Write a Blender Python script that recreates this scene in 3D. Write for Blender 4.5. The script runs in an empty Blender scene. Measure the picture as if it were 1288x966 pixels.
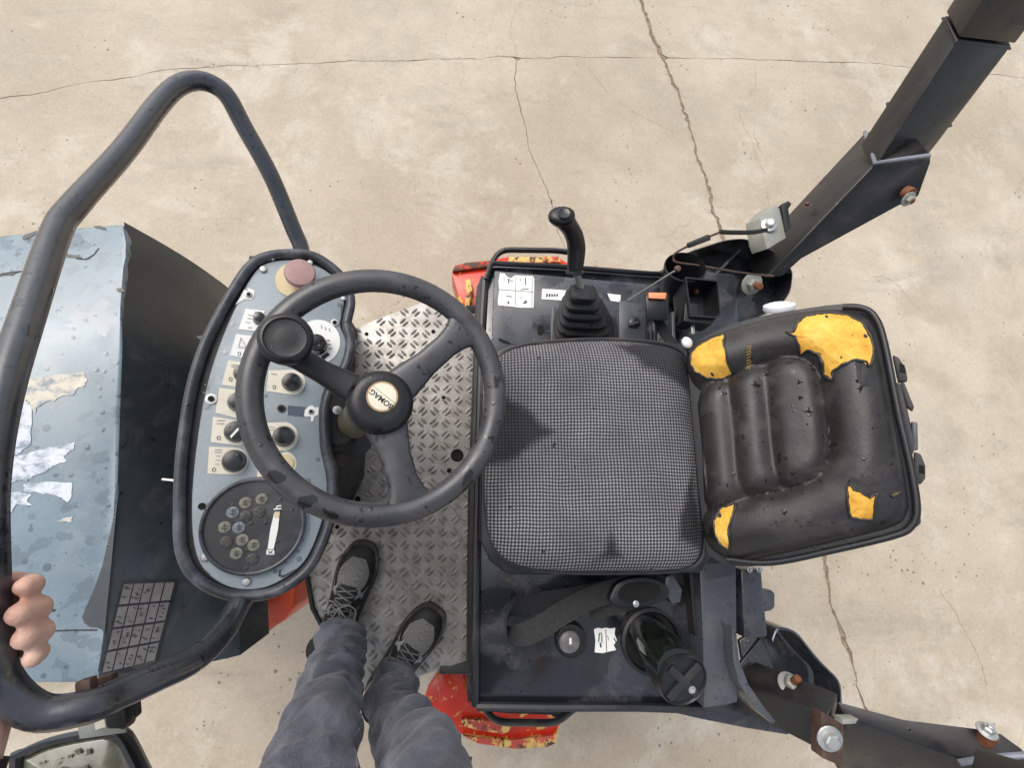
import bpy, bmesh, math, random
from mathutils import Vector, Matrix, noise
from mathutils.geometry import tessellate_polygon
R = math.radians
random.seed(7)
sc = bpy.context.scene
COL = sc.collection

# ---------------------------------------------------------------- camera
F = 600.0                      # focal length in pixels of a 1288 x 966 frame
HC = 1.40                      # eye height above the foot plate (z = 0)
NX, NY = 575.0, 620.0          # where straight down lands in the frame
_dx, _dy = NX - 644, NY - 483
_L = math.sqrt(_dx*_dx + _dy*_dy + F*F)
_a = math.asin(-_dx/_L)
CR = Vector((math.cos(_a), 0, math.sin(_a)))
_uz = _dy/_L
_ux = -_uz*math.tan(_a)
CU = Vector((_ux, math.sqrt(1-_ux*_ux-_uz*_uz), _uz))
CW = CR.cross(CU)              # camera +Z (backwards)
cam_d = bpy.data.cameras.new('camera')
cam_d.sensor_width = 36; cam_d.lens = 36*F/1288
cam_d.clip_start = 0.02; cam_d.clip_end = 400
cam = bpy.data.objects.new('camera', cam_d); COL.objects.link(cam)
CAM = Vector((0, 0, HC))
cam.matrix_world = Matrix(((CR.x, CU.x, CW.x, 0), (CR.y, CU.y, CW.y, 0), (CR.z, CU.z, CW.z, HC), (0, 0, 0, 1)))
sc.camera = cam

# ---------------------------------------------------------------- sky, sun, exposure
world = bpy.data.worlds.new("World"); sc.world = world; world.use_nodes = True
wn = world.node_tree; wn.nodes.clear()
wo = wn.nodes.new('ShaderNodeOutputWorld'); wb = wn.nodes.new('ShaderNodeBackground')
sky = wn.nodes.new('ShaderNodeTexSky'); sky.sky_type = 'NISHITA'; sky.sun_disc = False
SUN_EL, SUN_AZ = R(56), R(-40)
sky.sun_elevation = SUN_EL; sky.sun_rotation = SUN_AZ
sky.air_density = 1.0; sky.dust_density = 4.0; sky.ozone_density = 1.0
wb.inputs['Strength'].default_value = 0.15
hs = wn.nodes.new('ShaderNodeHueSaturation'); hs.inputs['Saturation'].default_value = .42      # overcast: the blue is washed out
wn.links.new(sky.outputs[0], hs.inputs['Color']); wn.links.new(hs.outputs[0], wb.inputs['Color']); wn.links.new(wb.outputs[0], wo.inputs['Surface'])
sd = bpy.data.lights.new('sun', 'SUN'); sd.energy = 0.9; sd.angle = R(55); sd.color = (1, .93, .84)
so = bpy.data.objects.new('sun', sd); COL.objects.link(so)
sdir = Vector((math.sin(SUN_AZ)*math.cos(SUN_EL), math.cos(SUN_AZ)*math.cos(SUN_EL), math.sin(SUN_EL)))
so.rotation_euler = sdir.to_track_quat('Z', 'Y').to_euler()
sc.view_settings.view_transform = 'Standard'; sc.view_settings.look = 'None'
sc.view_settings.exposure = 0.49; sc.view_settings.gamma = 1

# ---------------------------------------------------------------- geometry helpers
def ray(px, py):
    return (CR*(px-644) - CU*(py-483) - CW*F).normalized()
def P(px, py, z):
    """point of the place at height z (or on a plane (point, normal)) that the photograph shows there"""
    d = ray(px, py)
    if isinstance(z, tuple):
        p0, n = z
        return CAM + d*((p0-CAM).dot(n)/d.dot(n))
    return CAM + d*((z-HC)/d.z)
def PX(pts, z): return [P(x, y, z) for x, y in pts]
def m_per_px(p): return -(p-CAM).dot(CW)/F
def plane(px, py, z, tx=0, ty=0):
    n = Vector((math.tan(R(tx)), math.tan(R(ty)), 1)).normalized()
    return (P(px, py, z), n)
def off(pl, d): return (pl[0]+pl[1]*d, pl[1])
def frame(n, hint=Vector((1, 0, 0))):
    n = n.normalized()
    x = (hint - n*hint.dot(n))
    if x.length < 1e-4: x = Vector((0, 1, 0)) - n*n.y
    x.normalize()
    return x, n.cross(x), n
def smooth_closed(pts, k=4):
    out = []; n = len(pts)
    for i in range(n):
        a, b, c, d = (Vector(pts[(i+j-1) % n]) for j in range(4))
        for s in range(k):
            t = s/k
            out.append(0.5*((2*b)+(c-a)*t+(2*a-5*b+4*c-d)*t*t+(3*b-a-3*c+d)*t**3))
    return out
def smooth_open(pts, k=6):
    out = []; n = len(pts)
    for i in range(n-1):
        a = Vector(pts[max(i-1, 0)]); b = Vector(pts[i]); c = Vector(pts[i+1]); d = Vector(pts[min(i+2, n-1)])
        for s in range(k):
            t = s/k
            out.append(0.5*((2*b)+(c-a)*t+(2*a-5*b+4*c-d)*t*t+(3*b-a-3*c+d)*t**3))
    out.append(Vector(pts[-1])); return out
def fillet(pts, r, k=5, closed=False):
    """round the corners of a polyline"""
    pts = [Vector(p) for p in pts]; n = len(pts); out = []
    for i in range(n):
        if not closed and i in (0, n-1): out.append(pts[i]); continue
        a, b, c = pts[i-1], pts[i], pts[(i+1) % n]
        u, v = a-b, c-b
        d = min(r, u.length*.45, v.length*.45)
        p, q = b+u.normalized()*d, b+v.normalized()*d
        for s in range(k+1):
            t = s/k
            out.append(p*(1-t)**2+b*2*t*(1-t)+q*t*t)
    return out
# shapes: every one gives (verts, faces)
def prism(top, vec):
    n = len(top); vec = Vector(vec)
    V = [Vector(p) for p in top]+[Vector(p)+vec for p in top]
    Fc = [list(range(n)), list(range(2*n-1, n-1, -1))]+[[i, n+i, n+(i+1) % n, (i+1) % n] for i in range(n)]
    return V, Fc
def loftrings(rings, cap=True):
    n = len(rings[0]); V = [Vector(p) for r in rings for p in r]; Fc = []
    for k in range(len(rings)-1):
        for i in range(n):
            j = (i+1) % n
            Fc.append([k*n+i, k*n+j, (k+1)*n+j, (k+1)*n+i])
    if cap:
        Fc.append(list(range(n-1, -1, -1))); Fc.append([(len(rings)-1)*n+i for i in range(n)])
    return V, Fc
def tube(pts, r, n=12, closed=False, flat=1.0, hint=None):
    pts = [Vector(p) for p in pts]; m = len(pts)
    rr = r if callable(r) else (lambda t: r)
    rings = []; prev = None
    for i, p in enumerate(pts):
        if closed: t = pts[(i+1) % m]-pts[i-1]
        else: t = pts[min(i+1, m-1)]-pts[max(i-1, 0)]
        t = t.normalized() if t.length > 1e-9 else Vector((0, 0, 1))
        if hint is not None: x = hint - t*hint.dot(t)
        elif prev is None: x = Vector((0, 0, 1)).cross(t) if abs(t.z) < .9 else Vector((1, 0, 0)).cross(t)
        else: x = prev - t*prev.dot(t)
        x.normalize(); prev = x; y = t.cross(x); q = rr(i/max(1, m-1))
        rings.append([p+x*math.cos(2*math.pi*k/n)*q*flat+y*math.sin(2*math.pi*k/n)*q for k in range(n)])
    if closed:
        V, Fc = loftrings(rings, cap=False); L = (m-1)*n
        Fc += [[L+i, L+(i+1) % n, (i+1) % n, i] for i in range(n)]
        return V, Fc
    return loftrings(rings)
def lathe(c, axis, prof, n=24, hint=Vector((1, 0, 0))):
    x, y, z = frame(Vector(axis), hint)
    rings = [[Vector(c)+x*math.cos(2*math.pi*k/n)*r+y*math.sin(2*math.pi*k/n)*r+z*h for k in range(n)] for r, h in prof]
    return loftrings(rings)
def beam(A, B, wa, ha, wb, hb, roll, ref=None):
    A, B = Vector(A), Vector(B); t = (B-A).normalized()
    v = (CAM if ref is None else Vector(ref))-(A+B)/2
    n = (v-t*v.dot(t)).normalized(); s = t.cross(n)
    n2 = n*math.cos(R(roll))+s*math.sin(R(roll)); s2 = t.cross(n2)
    rings = []
    for p, w, h in ((A, wa, ha), (B, wb, hb)):
        rings.append([p+s2*w/2*i+n2*h/2*j for i, j in ((1, 1), (-1, 1), (-1, -1), (1, -1))])
    return loftrings(rings)
def box(c, x, y, z, sx, sy, sz):
    c = Vector(c); V = []
    for k in (-1, 1):
        for i, j in ((-1, -1), (1, -1), (1, 1), (-1, 1)):
            V.append(c+x*i*sx/2+y*j*sy/2+z*k*sz/2)
    return V, [[3, 2, 1, 0], [4, 5, 6, 7], [0, 1, 5, 4], [1, 2, 6, 5], [2, 3, 7, 6], [3, 0, 4, 7]]
def pillow(outline, centre, hfun, prof, rings=24, back=None):
    """outline: closed list of (px,py); rings shrink towards centre; hfun(px,py,s)->point.
       prof: list of extra skirt rings (scale, drop)"""
    cx, cy = centre; R_ = []
    for sc_, dr in prof:
        R_.append([hfun(cx+(x-cx)*sc_, cy+(y-cy)*sc_, -dr) for x, y in outline])
    for k in range(rings):
        s = 1-(k/rings)**1.15 if k else 1.0
        R_.append([hfun(cx+(x-cx)*s, cy+(y-cy)*s, s) for x, y in outline])
    V, Fc = loftrings(R_, cap=False)
    V.append(hfun(cx, cy, 0.0)); c = len(V)-1; n = len(outline); b = (len(R_)-1)*n
    Fc += [[b+i, b+(i+1) % n, c] for i in range(n)]
    Fc.append(list(range(n-1, -1, -1)))
    return V, Fc

# ---------------------------------------------------------------- object helpers
def build(name, pieces, parent=None, bevel=0.0, seg=2, angle=38, label=None, kind=None, recalc=True, subsurf=0):
    """pieces: list of (shape, material); ONE mesh object, its vertices in place coordinates"""
    me = bpy.data.meshes.new(name); bm = bmesh.new(); mats = []
    for shape, m in pieces:
        V, Fc = shape
        if m not in mats: mats.append(m)
        mi = mats.index(m); vs = [bm.verts.new(v) for v in V]; fs = []
        for f in Fc:
            try: q = bm.faces.new([vs[i] for i in f])
            except ValueError: continue
            q.material_index = mi; q.smooth = True; fs.append(q)
        if recalc: bmesh.ops.recalc_face_normals(bm, faces=fs)
    if bevel:
        es = [e for e in bm.edges if len(e.link_faces) == 2 and e.calc_face_angle(0) > R(30)]
        try: bmesh.ops.bevel(bm, geom=es, offset=bevel, segments=seg, profile=.5, affect='EDGES', clamp_overlap=True)
        except Exception: pass
        for q in bm.faces: q.smooth = True
    bm.normal_update()
    for e in bm.edges:
        if len(e.link_faces) == 2 and e.calc_face_angle(0) > R(angle): e.smooth = False
    bm.to_mesh(me); bm.free()
    for m in mats: me.materials.append(m)
    o = bpy.data.objects.new(name, me); COL.objects.link(o)
    if parent is not None:
        o.parent = parent
        base = parent
        while base.parent: base = base.parent
        if parent is base: o.location = -base.location
    if label: o['label'] = label
    if kind: o['kind'] = kind
    if subsurf:
        md = o.modifiers.new('subdivision', 'SUBSURF'); md.levels = md.render_levels = subsurf
    return o
def thing(name, label, cat, loc, group=None):
    o = bpy.data.objects.new(name, None); COL.objects.link(o); o.location = loc
    o.empty_display_size = .1; o['label'] = label; o['category'] = cat
    if group: o['group'] = group
    return o
def blob_outline(cx, cy, r, n=9, jit=.35, seed=0, sx=1, sy=1, rot=0):
    rnd = random.Random(seed); out = []
    for i in range(n):
        a = 2*math.pi*i/n+rnd.uniform(-.2, .2); q = r*(1+rnd.uniform(-jit, jit))
        x, y = math.cos(a)*q*sx, math.sin(a)*q*sy
        out.append((cx+x*math.cos(rot)-y*math.sin(rot), cy+x*math.sin(rot)+y*math.cos(rot)))
    return out
def sheet(px_pts, pl, t=.0012, lift=None):
    """thin flat print lying on a plane: outline in photo pixels"""
    lift = t if lift is None else lift
    q = off(pl, lift); return prism(PX(px_pts, q), -pl[1]*t*.9)
def disc(px, py, rpx, pl, h, n=24, prof=None):
    c = P(px, py, pl); r = rpx*m_per_px(c)
    if prof is None: prof = [(1, 0), (1, h*.8), (.93, h), ]
    else: h = h
    return lathe(c, pl[1], [(a*r, b if prof is None else b) for a, b in ((x, y) for x, y in prof)], n)
_fc = {}
def textshape(s, centre, size, xdir, ydir, depth=.0006, font_bold=False):
    cu = bpy.data.curves.new('t', 'FONT'); cu.body = s; cu.size = size; cu.align_x = 'CENTER'; cu.align_y = 'CENTER'
    cu.extrude = depth; cu.resolution_u = 3
    if font_bold: cu.offset = size*.018
    o = bpy.data.objects.new('t', cu); COL.objects.link(o)
    me = bpy.data.meshes.new_from_object(o)
    x = Vector(xdir).normalized(); y = Vector(ydir); y = (y-x*y.dot(x)).normalized(); z = x.cross(y)
    V = [Vector(centre)+x*v.co.x+y*v.co.y+z*v.co.z for v in me.vertices]
    Fc = [list(p.vertices) for p in me.polygons]
    bpy.data.objects.remove(o); bpy.data.meshes.remove(me)
    return V, Fc
def join_shapes(shapes):
    V, Fc = [], []
    for v, f in shapes:
        b = len(V); V += v; Fc += [[i+b for i in q] for q in f]
    return V, Fc

# ---------------------------------------------------------------- materials
def newmat(name):
    m = bpy.data.materials.new(name); m.use_nodes = True; nt = m.node_tree; nt.nodes.clear()
    out = nt.nodes.new('ShaderNodeOutputMaterial'); b = nt.nodes.new('ShaderNodeBsdfPrincipled')
    nt.links.new(b.outputs[0], out.inputs[0])
    tc = nt.nodes.new('ShaderNodeTexCoord')
    return m, nt, b, tc.outputs['Object']
def N(nt, t, **kw):
    n = nt.nodes.new(t)
    for k, v in kw.items():
        if k in n.inputs: n.inputs[k].default_value = v
        else: setattr(n, k, v)
    return n
def noise_(nt, co, scale, detail=4, rough=.55, dist=0):
    n = nt.nodes.new('ShaderNodeTexNoise'); n.inputs['Scale'].default_value = scale
    n.inputs['Detail'].default_value = detail; n.inputs['Roughness'].default_value = rough
    n.inputs['Distortion'].default_value = dist; nt.links.new(co, n.inputs['Vector']); return n.outputs['Fac']
def ramp(nt, fac, stops, interp='LINEAR'):
    r = nt.nodes.new('ShaderNodeValToRGB'); r.color_ramp.interpolation = interp
    e = r.color_ramp.elements
    while len(e) < len(stops): e.new(.5)
    for i, (p, c) in enumerate(stops):
        e[i].position = p
        if isinstance(c, (int, float)): c = (c, c, c)
        e[i].color = (c[0], c[1], c[2], 1)
    nt.links.new(fac, r.inputs[0]); return r.outputs[0]
def mixc(nt, fac, a, b, mode='MIX'):
    m = nt.nodes.new('ShaderNodeMix'); m.data_type = 'RGBA'; m.blend_type = mode
    for s, v in ((0, fac), (6, a), (7, b)):
        if isinstance(v, (int, float)): m.inputs[s].default_value = v
        elif isinstance(v, tuple): m.inputs[s].default_value = (*v, 1) if len(v) == 3 else v
        else: nt.links.new(v, m.inputs[s])
    return m.outputs[2]
def math_(nt, op, a, b=0.0, clamp=False):
    m = nt.nodes.new('ShaderNodeMath'); m.operation = op; m.use_clamp = clamp
    for i, v in enumerate((a, b)):
        if isinstance(v, (int, float)): m.inputs[i].default_value = v
        else: nt.links.new(v, m.inputs[i])
    return m.outputs[0]
def bump(nt, b, h, strength=.3, dist=.002, prev=None):
    n = nt.nodes.new('ShaderNodeBump'); n.inputs['Strength'].default_value = strength; n.inputs['Distance'].default_value = dist
    nt.links.new(h, n.inputs['Height'])
    if prev is not None: nt.links.new(prev, n.inputs['Normal'])
    nt.links.new(n.outputs[0], b.inputs['Normal']); return n.outputs[0]
def drops(nt, co, scale, size=.28, amount=.5):
    """round water drops: 1 inside a drop, and a height for the bump"""
    v = nt.nodes.new('ShaderNodeTexVoronoi'); v.inputs['Scale'].default_value = scale
    nt.links.new(co, v.inputs['Vector'])
    sep = nt.nodes.new('ShaderNodeSeparateColor'); nt.links.new(v.outputs['Color'], sep.inputs[0])
    keep = math_(nt, 'GREATER_THAN', sep.outputs[0], 1-amount)
    rad = math_(nt, 'MULTIPLY', sep.outputs[1], size)
    h = math_(nt, 'SUBTRACT', rad, v.outputs['Distance'], True)
    h = math_(nt, 'MULTIPLY', h, keep)
    inside = math_(nt, 'GREATER_THAN', h, .004)
    return inside, h
def paint(name, c, rough=.4, metal=0.0, mott=.25, mscale=9, wet=.0, wetc=.55, drop=0, dropscale=90, scratch=0, dust=None, coat=0, spec=.5, fine=.03, bumpy=.12, wscale=22):
    m, nt, b, co = newmat(name)
    n1 = noise_(nt, co, mscale, 5, .6)
    col = mixc(nt, ramp(nt, n1, [(.3, 0), (.7, 1)]), tuple(x*(1-mott) for x in c), tuple(min(1, x*(1+mott)) for x in c))
    n2 = noise_(nt, co, 220, 3, .6)
    col = mixc(nt, fine*4, col, ramp(nt, n2, [(.35, .25), (.65, .8)]), 'SOFT_LIGHT')
    rg = math_(nt, 'ADD', math_(nt, 'MULTIPLY', math_(nt, 'SUBTRACT', noise_(nt, co, mscale*2.3, 4), .5), .35), rough, True)
    if dust:
        n = ramp(nt, noise_(nt, co, 14, 7, .65, .6), [(.5, 0), (.72, 1)])
        col = mixc(nt, math_(nt, 'MULTIPLY', n, dust[1]), col, dust[0])
        rg = math_(nt, 'ADD', rg, math_(nt, 'MULTIPLY', n, .25), True)
    if wet:
        w = ramp(nt, noise_(nt, co, wscale, 3.5, .5, .3), [(1-wet, 0), (1-wet+.02, 1)])
        col = mixc(nt, w, col, mixc(nt, 1.0, col, (wetc, wetc, wetc), 'MULTIPLY'))
        rg = mixc(nt, w, rg, (.12, .12, .12))
    if scratch:
        mp = nt.nodes.new('ShaderNodeMapping'); mp.inputs['Scale'].default_value = (6, 90, 6); mp.inputs['Rotation'].default_value = (0, 0, .5)
        nt.links.new(co, mp.inputs['Vector'])
        s = ramp(nt, noise_(nt, mp.outputs[0], 3, 3, .7), [(.70, 0), (.74, 1)])
        col = mixc(nt, math_(nt, 'MULTIPLY', s, scratch), col, tuple(min(1, x*2.2+.06) for x in c))
    nrm = bump(nt, b, math_(nt, 'ADD', n2, noise_(nt, co, 60, 3)), bumpy, .0012)
    if drop:
        i, h = drops(nt, co, dropscale, .36, drop)
        i2, h2 = drops(nt, co, dropscale*.42, .30, drop*.6)
        i = math_(nt, 'MAXIMUM', i, i2); h = math_(nt, 'MAXIMUM', h, h2)
        col = mixc(nt, i, col, mixc(nt, 1.0, col, (.62, .62, .64), 'MULTIPLY'))
        rg = mixc(nt, i, rg, (.05, .05, .05))
        bump(nt, b, h, .35, .006, nrm)
    nt.links.new(col, b.inputs['Base Color']); nt.links.new(rg, b.inputs['Roughness'])
    b.inputs['Metallic'].default_value = metal; b.inputs['Specular IOR Level'].default_value = spec
    b.inputs['Coat Weight'].default_value = coat; b.inputs['Coat Roughness'].default_value = .12
    return m
def chipped(name, c, under, amt=.6, rough=.3):
    m, nt, b, co = newmat(name)
    n = noise_(nt, co, 26, 7, .68, .4); geo = nt.nodes.new('ShaderNodeNewGeometry')
    pt = ramp(nt, geo.outputs['Pointiness'], [(.49, 0), (.56, .18)])
    f = ramp(nt, math_(nt, 'ADD', n, pt), [(amt, 0), (amt+.015, 1)])
    f2 = ramp(nt, math_(nt, 'ADD', noise_(nt, co, 40, 7, .7, .2), pt), [(amt+.08, 0), (amt+.09, 1)])
    base = mixc(nt, ramp(nt, noise_(nt, co, 8, 5), [(.3, 0), (.7, 1)]), tuple(x*.6 for x in c), tuple(min(1, x*1.15) for x in c))
    col = mixc(nt, f, base, under); col = mixc(nt, f2, col, (.09, .05, .03))
    nt.links.new(col, b.inputs['Base Color'])
    nt.links.new(mixc(nt, f, (rough,)*3, (.7, .7, .7)), b.inputs['Roughness'])
    bump(nt, b, math_(nt, 'MULTIPLY', f, -1), .5, .002)
    return m
DUST = (.30, .26, .21)
deck_m = paint('dark blue grey satin paint', (.026, .029, .037), .20, 0, .3, 5, wet=.49, wetc=.42, wscale=6, drop=.5, dropscale=120, dust=(DUST, .16), coat=.55, spec=.7)
black_m = paint('black painted steel', (.014, .015, .018), .38, 0, .3, 9, drop=.25, dust=(DUST, .10), scratch=.25, coat=.2)
dark_m = paint('dull black steel', (.011, .011, .013), .55, 0, .3, 9, dust=(DUST, .12))
plate_m = paint('grey satin plate', (.062, .067, .080), .28, 0, .18, 7, wet=.42, wetc=.62, wscale=9, drop=.5, dropscale=120, dust=(DUST, .10), spec=.6)
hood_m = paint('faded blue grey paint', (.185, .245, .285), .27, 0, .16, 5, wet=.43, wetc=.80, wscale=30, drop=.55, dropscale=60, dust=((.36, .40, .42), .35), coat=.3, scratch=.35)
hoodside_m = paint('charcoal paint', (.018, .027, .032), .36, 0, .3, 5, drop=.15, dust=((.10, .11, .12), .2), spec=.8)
rail_m = paint('wet grey black tube paint', (.031, .035, .044), .30, 0, .35, 14, wet=.36, wetc=.6, wscale=45, drop=.6, dropscale=70, scratch=.25, coat=.35, spec=.8)
rim_m = paint('worn wheel rubber', (.042, .042, .047), .36, 0, .35, 12, wet=.38, wetc=.30, wscale=30, spec=.7, drop=.4, dropscale=95, dust=((.2, .19, .18), .2))
hub_m = paint('black moulded plastic', (.011, .011, .013), .38, 0, .2, 14, drop=.25, dropscale=130)
knobtop_m = paint('glossy black plastic', (.016, .016, .018), .22, 0, .2, 14, drop=.4, dropscale=120, coat=.4)
rubber_m = paint('grey black rubber', (.021, .021, .024), .55, 0, .25, 14, dust=(DUST, .12), drop=.15)
trim_m = paint('scuffed rubber trim', (.042, .046, .056), .36, 0, .5, 18, drop=.4, dropscale=90, dust=((.20, .215, .24), .65), scratch=.5)
panel_m = paint('light blue grey panel', (.275, .322, .350), .40, 0, .10, 6, wet=.32, wetc=.85, drop=.35, dropscale=70, dust=((.42, .45, .46), .3))
cream_m = paint('cream sticker', (.74, .69, .57), .45, 0, .07, 18, dust=((.4, .36, .3), .2))
white_m = paint('white sticker', (.82, .82, .80), .45, 0, .05, 20, dust=((.45, .42, .38), .15))
ink_m = paint('printed ink', (.03, .03, .035), .6)
ink_red = paint('faded ink', (.28, .26, .27), .6)
fade_m = paint('weathered grey decal', (.125, .12, .12), .5, 0, .18, 40, dust=((.07, .07, .075), .7))
whiteplas_m = paint('white plastic', (.72, .73, .76), .35, 0, .08, 20, dust=((.3, .3, .3), .3))
pink_m = paint('faded red button plastic', (.36, .215, .205), .5, 0, .12, 30, dust=((.45, .36, .34), .4))
yellowdisc_m = paint('yellowed disc', (.66, .55, .33), .5, 0, .08, 20)
zinc_m = paint('zinc plated steel', (.52, .53, .52), .34, .75, .12, 30, dust=((.35, .3, .2), .35))
greyzinc_m = paint('grey painted spacer', (.30, .31, .28), .42, .2, .12, 30, dust=((.3, .22, .12), .4))
rust_m = paint('rusty steel', (.17, .060, .028), .75, .1, .35, 60, dust=((.35, .13, .05), .5))
brownrust_m = paint('rusty bracket', (.075, .045, .035), .6, .2, .3, 40, dust=((.26, .17, .12), .5))
rops_m = paint('warm black post paint', (.016, .0155, .016), .34, 0, .3, 7, dust=((.075, .066, .060), .28), scratch=.2, drop=.1)
weld_m = paint('grey weld and worn edge', (.22, .24, .28), .4, .3, .2, 30)
def worn_sticker(name, c):
    m, nt, b, co = newmat(name)
    mp = nt.nodes.new('ShaderNodeMapping'); mp.inputs['Scale'].default_value = (1, 1.9, 1); mp.inputs['Rotation'].default_value = (0, 0, .2); nt.links.new(co, mp.inputs['Vector'])
    f = ramp(nt, noise_(nt, mp.outputs[0], 24, 8, .78, .3), [(.40, 0), (.46, .55), (.53, 1)])
    col = mixc(nt, f, (.21, .265, .31), mixc(nt, noise_(nt, co, 60, 5), c, tuple(x*.78 for x in c)))
    nt.links.new(col, b.inputs['Base Color']); b.inputs['Roughness'].default_value = .42
    bump(nt, b, f, .4, .001); return m
worncream_m = worn_sticker('torn cream paper residue', (.66, .60, .50)); wornwhite_m = worn_sticker('torn white film residue', (.66, .70, .78))
red_m = chipped('chipped red paint', (.66, .034, .012), (.70, .42, .10), .74, .22)
redpink_m = chipped('worn pale red paint', (.66, .10, .06), (.74, .48, .14), .63)
orange_m = paint('orange red panel paint', (.80, .085, .022), .35, 0, .12, 10, coat=.4)
gold_m = paint('yellow mark', (.62, .40, .05), .5)
vinyl_m = paint('worn black vinyl', (.026, .024, .0235), .40, 0, .3, 8, wet=.33, wetc=.45, drop=.2, dropscale=120, dust=((.10, .09, .085), .5), bumpy=.3)
vinyledge_m = paint('torn vinyl edge', (.035, .028, .02), .6)
orangeplas_m = paint('faded orange plastic', (.85, .30, .14), .4)
olive_m = paint('dirty olive metal', (.10, .10, .065), .5, .1, .3, 20, dust=((.22, .17, .1), .5))
glassgreen_m = paint('dark green bottle plastic', (.010, .014, .011), .12, 0, .3, 12, wet=.5, wetc=.5, coat=.6)
lamp_dim = paint('unlit lamp print', (.17, .165, .13), .5, 0, .5, 260)
lamp_blue = paint('unlit blue grey lamp print', (.15, .18, .21), .5, 0, .5, 260)
lamp_dark = paint('unlit dark lamp print', (.05, .05, .045), .4, 0, .8, 300)
webbing_m = paint('black webbing', (.012, .012, .013), .75, 0, .2, 60)
jeans_cache = None

def foam():
    m, nt, b, co = newmat('exposed yellow foam')
    n = noise_(nt, co, 22, 6, .6); f = noise_(nt, co, 400, 3, .6)
    col = ramp(nt, n, [(.28, (.56, .27, .025)), (.5, (.76, .43, .065)), (.75, (.88, .58, .15))])
    col = mixc(nt, ramp(nt, noise_(nt, co, 60, 6, .7, 1), [(.60, 0), (.68, .6)]), col, (.36, .16, .03))
    col = mixc(nt, ramp(nt, noise_(nt, co, 150, 4, .7), [(.60, 0), (.68, .5)]), col, (.30, .14, .03))
    nt.links.new(col, b.inputs['Base Color']); b.inputs['Roughness'].default_value = .85
    bump(nt, b, math_(nt, 'ADD', math_(nt, 'MULTIPLY', n, 2.0), math_(nt, 'MULTIPLY', f, .3)), .6, .004)
    return m
foam_m = foam()
def weave():
    m, nt, b, co = newmat('woven grey seat fabric')
    sep = nt.nodes.new('ShaderNodeSeparateXYZ'); nt.links.new(co, sep.inputs[0])
    per = .00590
    wob = math_(nt, 'MULTIPLY', math_(nt, 'SUBTRACT', noise_(nt, co, 6, 3), .5), .012)
    def saw(s, ph=0.0):
        t = math_(nt, 'ADD', math_(nt, 'MULTIPLY', math_(nt, 'ADD', sep.outputs[s], wob), 1/per), 100+ph)
        return math_(nt, 'ABSOLUTE', math_(nt, 'SUBTRACT', math_(nt, 'FRACT', t), .5))
    x, y = saw(0), saw(1)
    d = math_(nt, 'MAXIMUM', x, y)
    dot = ramp(nt, d, [(.20, 1), (.34, 0)])
    thr = ramp(nt, math_(nt, 'MINIMUM', x, y), [(.1, .22), (.35, .0)])
    d2 = math_(nt, 'MAXIMUM', dot, thr)
    n1 = noise_(nt, co, 10, 5)
    light = ramp(nt, n1, [(.3, (.20, .20, .212)), (.7, (.38, .38, .39))])
    col = mixc(nt, d2, (.016, .016, .018), light)
    # wet patches keep their own outline
    def tri(pts):
        f = None
        for (ax, ay), (bx, by) in zip(pts, pts[1:]+pts[:1]):
            ex, ey = bx-ax, by-ay; L = math.hypot(ex, ey)
            # signed distance, positive inside (clockwise list in world xy)
            s = math_(nt, 'SUBTRACT', math_(nt, 'MULTIPLY', math_(nt, 'SUBTRACT', sep.outputs[0], ax), ey/L),
                      math_(nt, 'MULTIPLY', math_(nt, 'SUBTRACT', sep.outputs[1], ay), ex/L))
            f = s if f is None else math_(nt, 'MINIMUM', f, s)
        return f
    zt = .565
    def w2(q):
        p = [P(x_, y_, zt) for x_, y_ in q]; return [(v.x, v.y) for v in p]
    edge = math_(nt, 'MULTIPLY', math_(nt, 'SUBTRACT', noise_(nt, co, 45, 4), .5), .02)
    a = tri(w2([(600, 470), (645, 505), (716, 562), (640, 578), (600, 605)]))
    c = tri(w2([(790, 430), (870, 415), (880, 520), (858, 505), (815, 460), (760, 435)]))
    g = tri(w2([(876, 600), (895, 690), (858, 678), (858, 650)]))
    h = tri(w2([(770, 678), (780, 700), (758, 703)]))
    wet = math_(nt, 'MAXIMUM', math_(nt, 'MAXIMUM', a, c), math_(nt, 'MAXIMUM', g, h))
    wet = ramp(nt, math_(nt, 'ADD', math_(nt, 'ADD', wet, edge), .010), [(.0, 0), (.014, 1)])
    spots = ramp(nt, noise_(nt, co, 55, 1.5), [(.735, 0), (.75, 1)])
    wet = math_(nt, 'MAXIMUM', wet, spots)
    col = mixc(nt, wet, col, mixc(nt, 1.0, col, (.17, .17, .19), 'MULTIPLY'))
    nt.links.new(col, b.inputs['Base Color']); b.inputs['Roughness'].default_value = .8
    bump(nt, b, d2, .7, .002)
    return m
weave_m = weave()
def galv():
    m, nt, b, co = newmat('worn aluminium tread plate')
    n = noise_(nt, co, 7, 7, .65, .5); f = noise_(nt, co, 260, 4, .6)
    col = ramp(nt, n, [(.28, (.29, .265, .235)), (.5, (.39, .37, .345)), (.72, (.49, .475, .45))])
    dirt = ramp(nt, noise_(nt, co, 30, 8, .75), [(.47, 0), (.68, .75)])
    col = mixc(nt, dirt, col, (.17, .145, .12))
    col = mixc(nt, .25, col, ramp(nt, f, [(.3, .2), (.7, .8)]), 'SOFT_LIGHT')
    nt.links.new(col, b.inputs['Base Color']); b.inputs['Metallic'].default_value = .45
    nt.links.new(ramp(nt, n, [(.3, .55), (.7, .38)]), b.inputs['Roughness'])
    bump(nt, b, math_(nt, 'ADD', n, f), .25, .002)
    return m
galv_m = galv()
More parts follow.
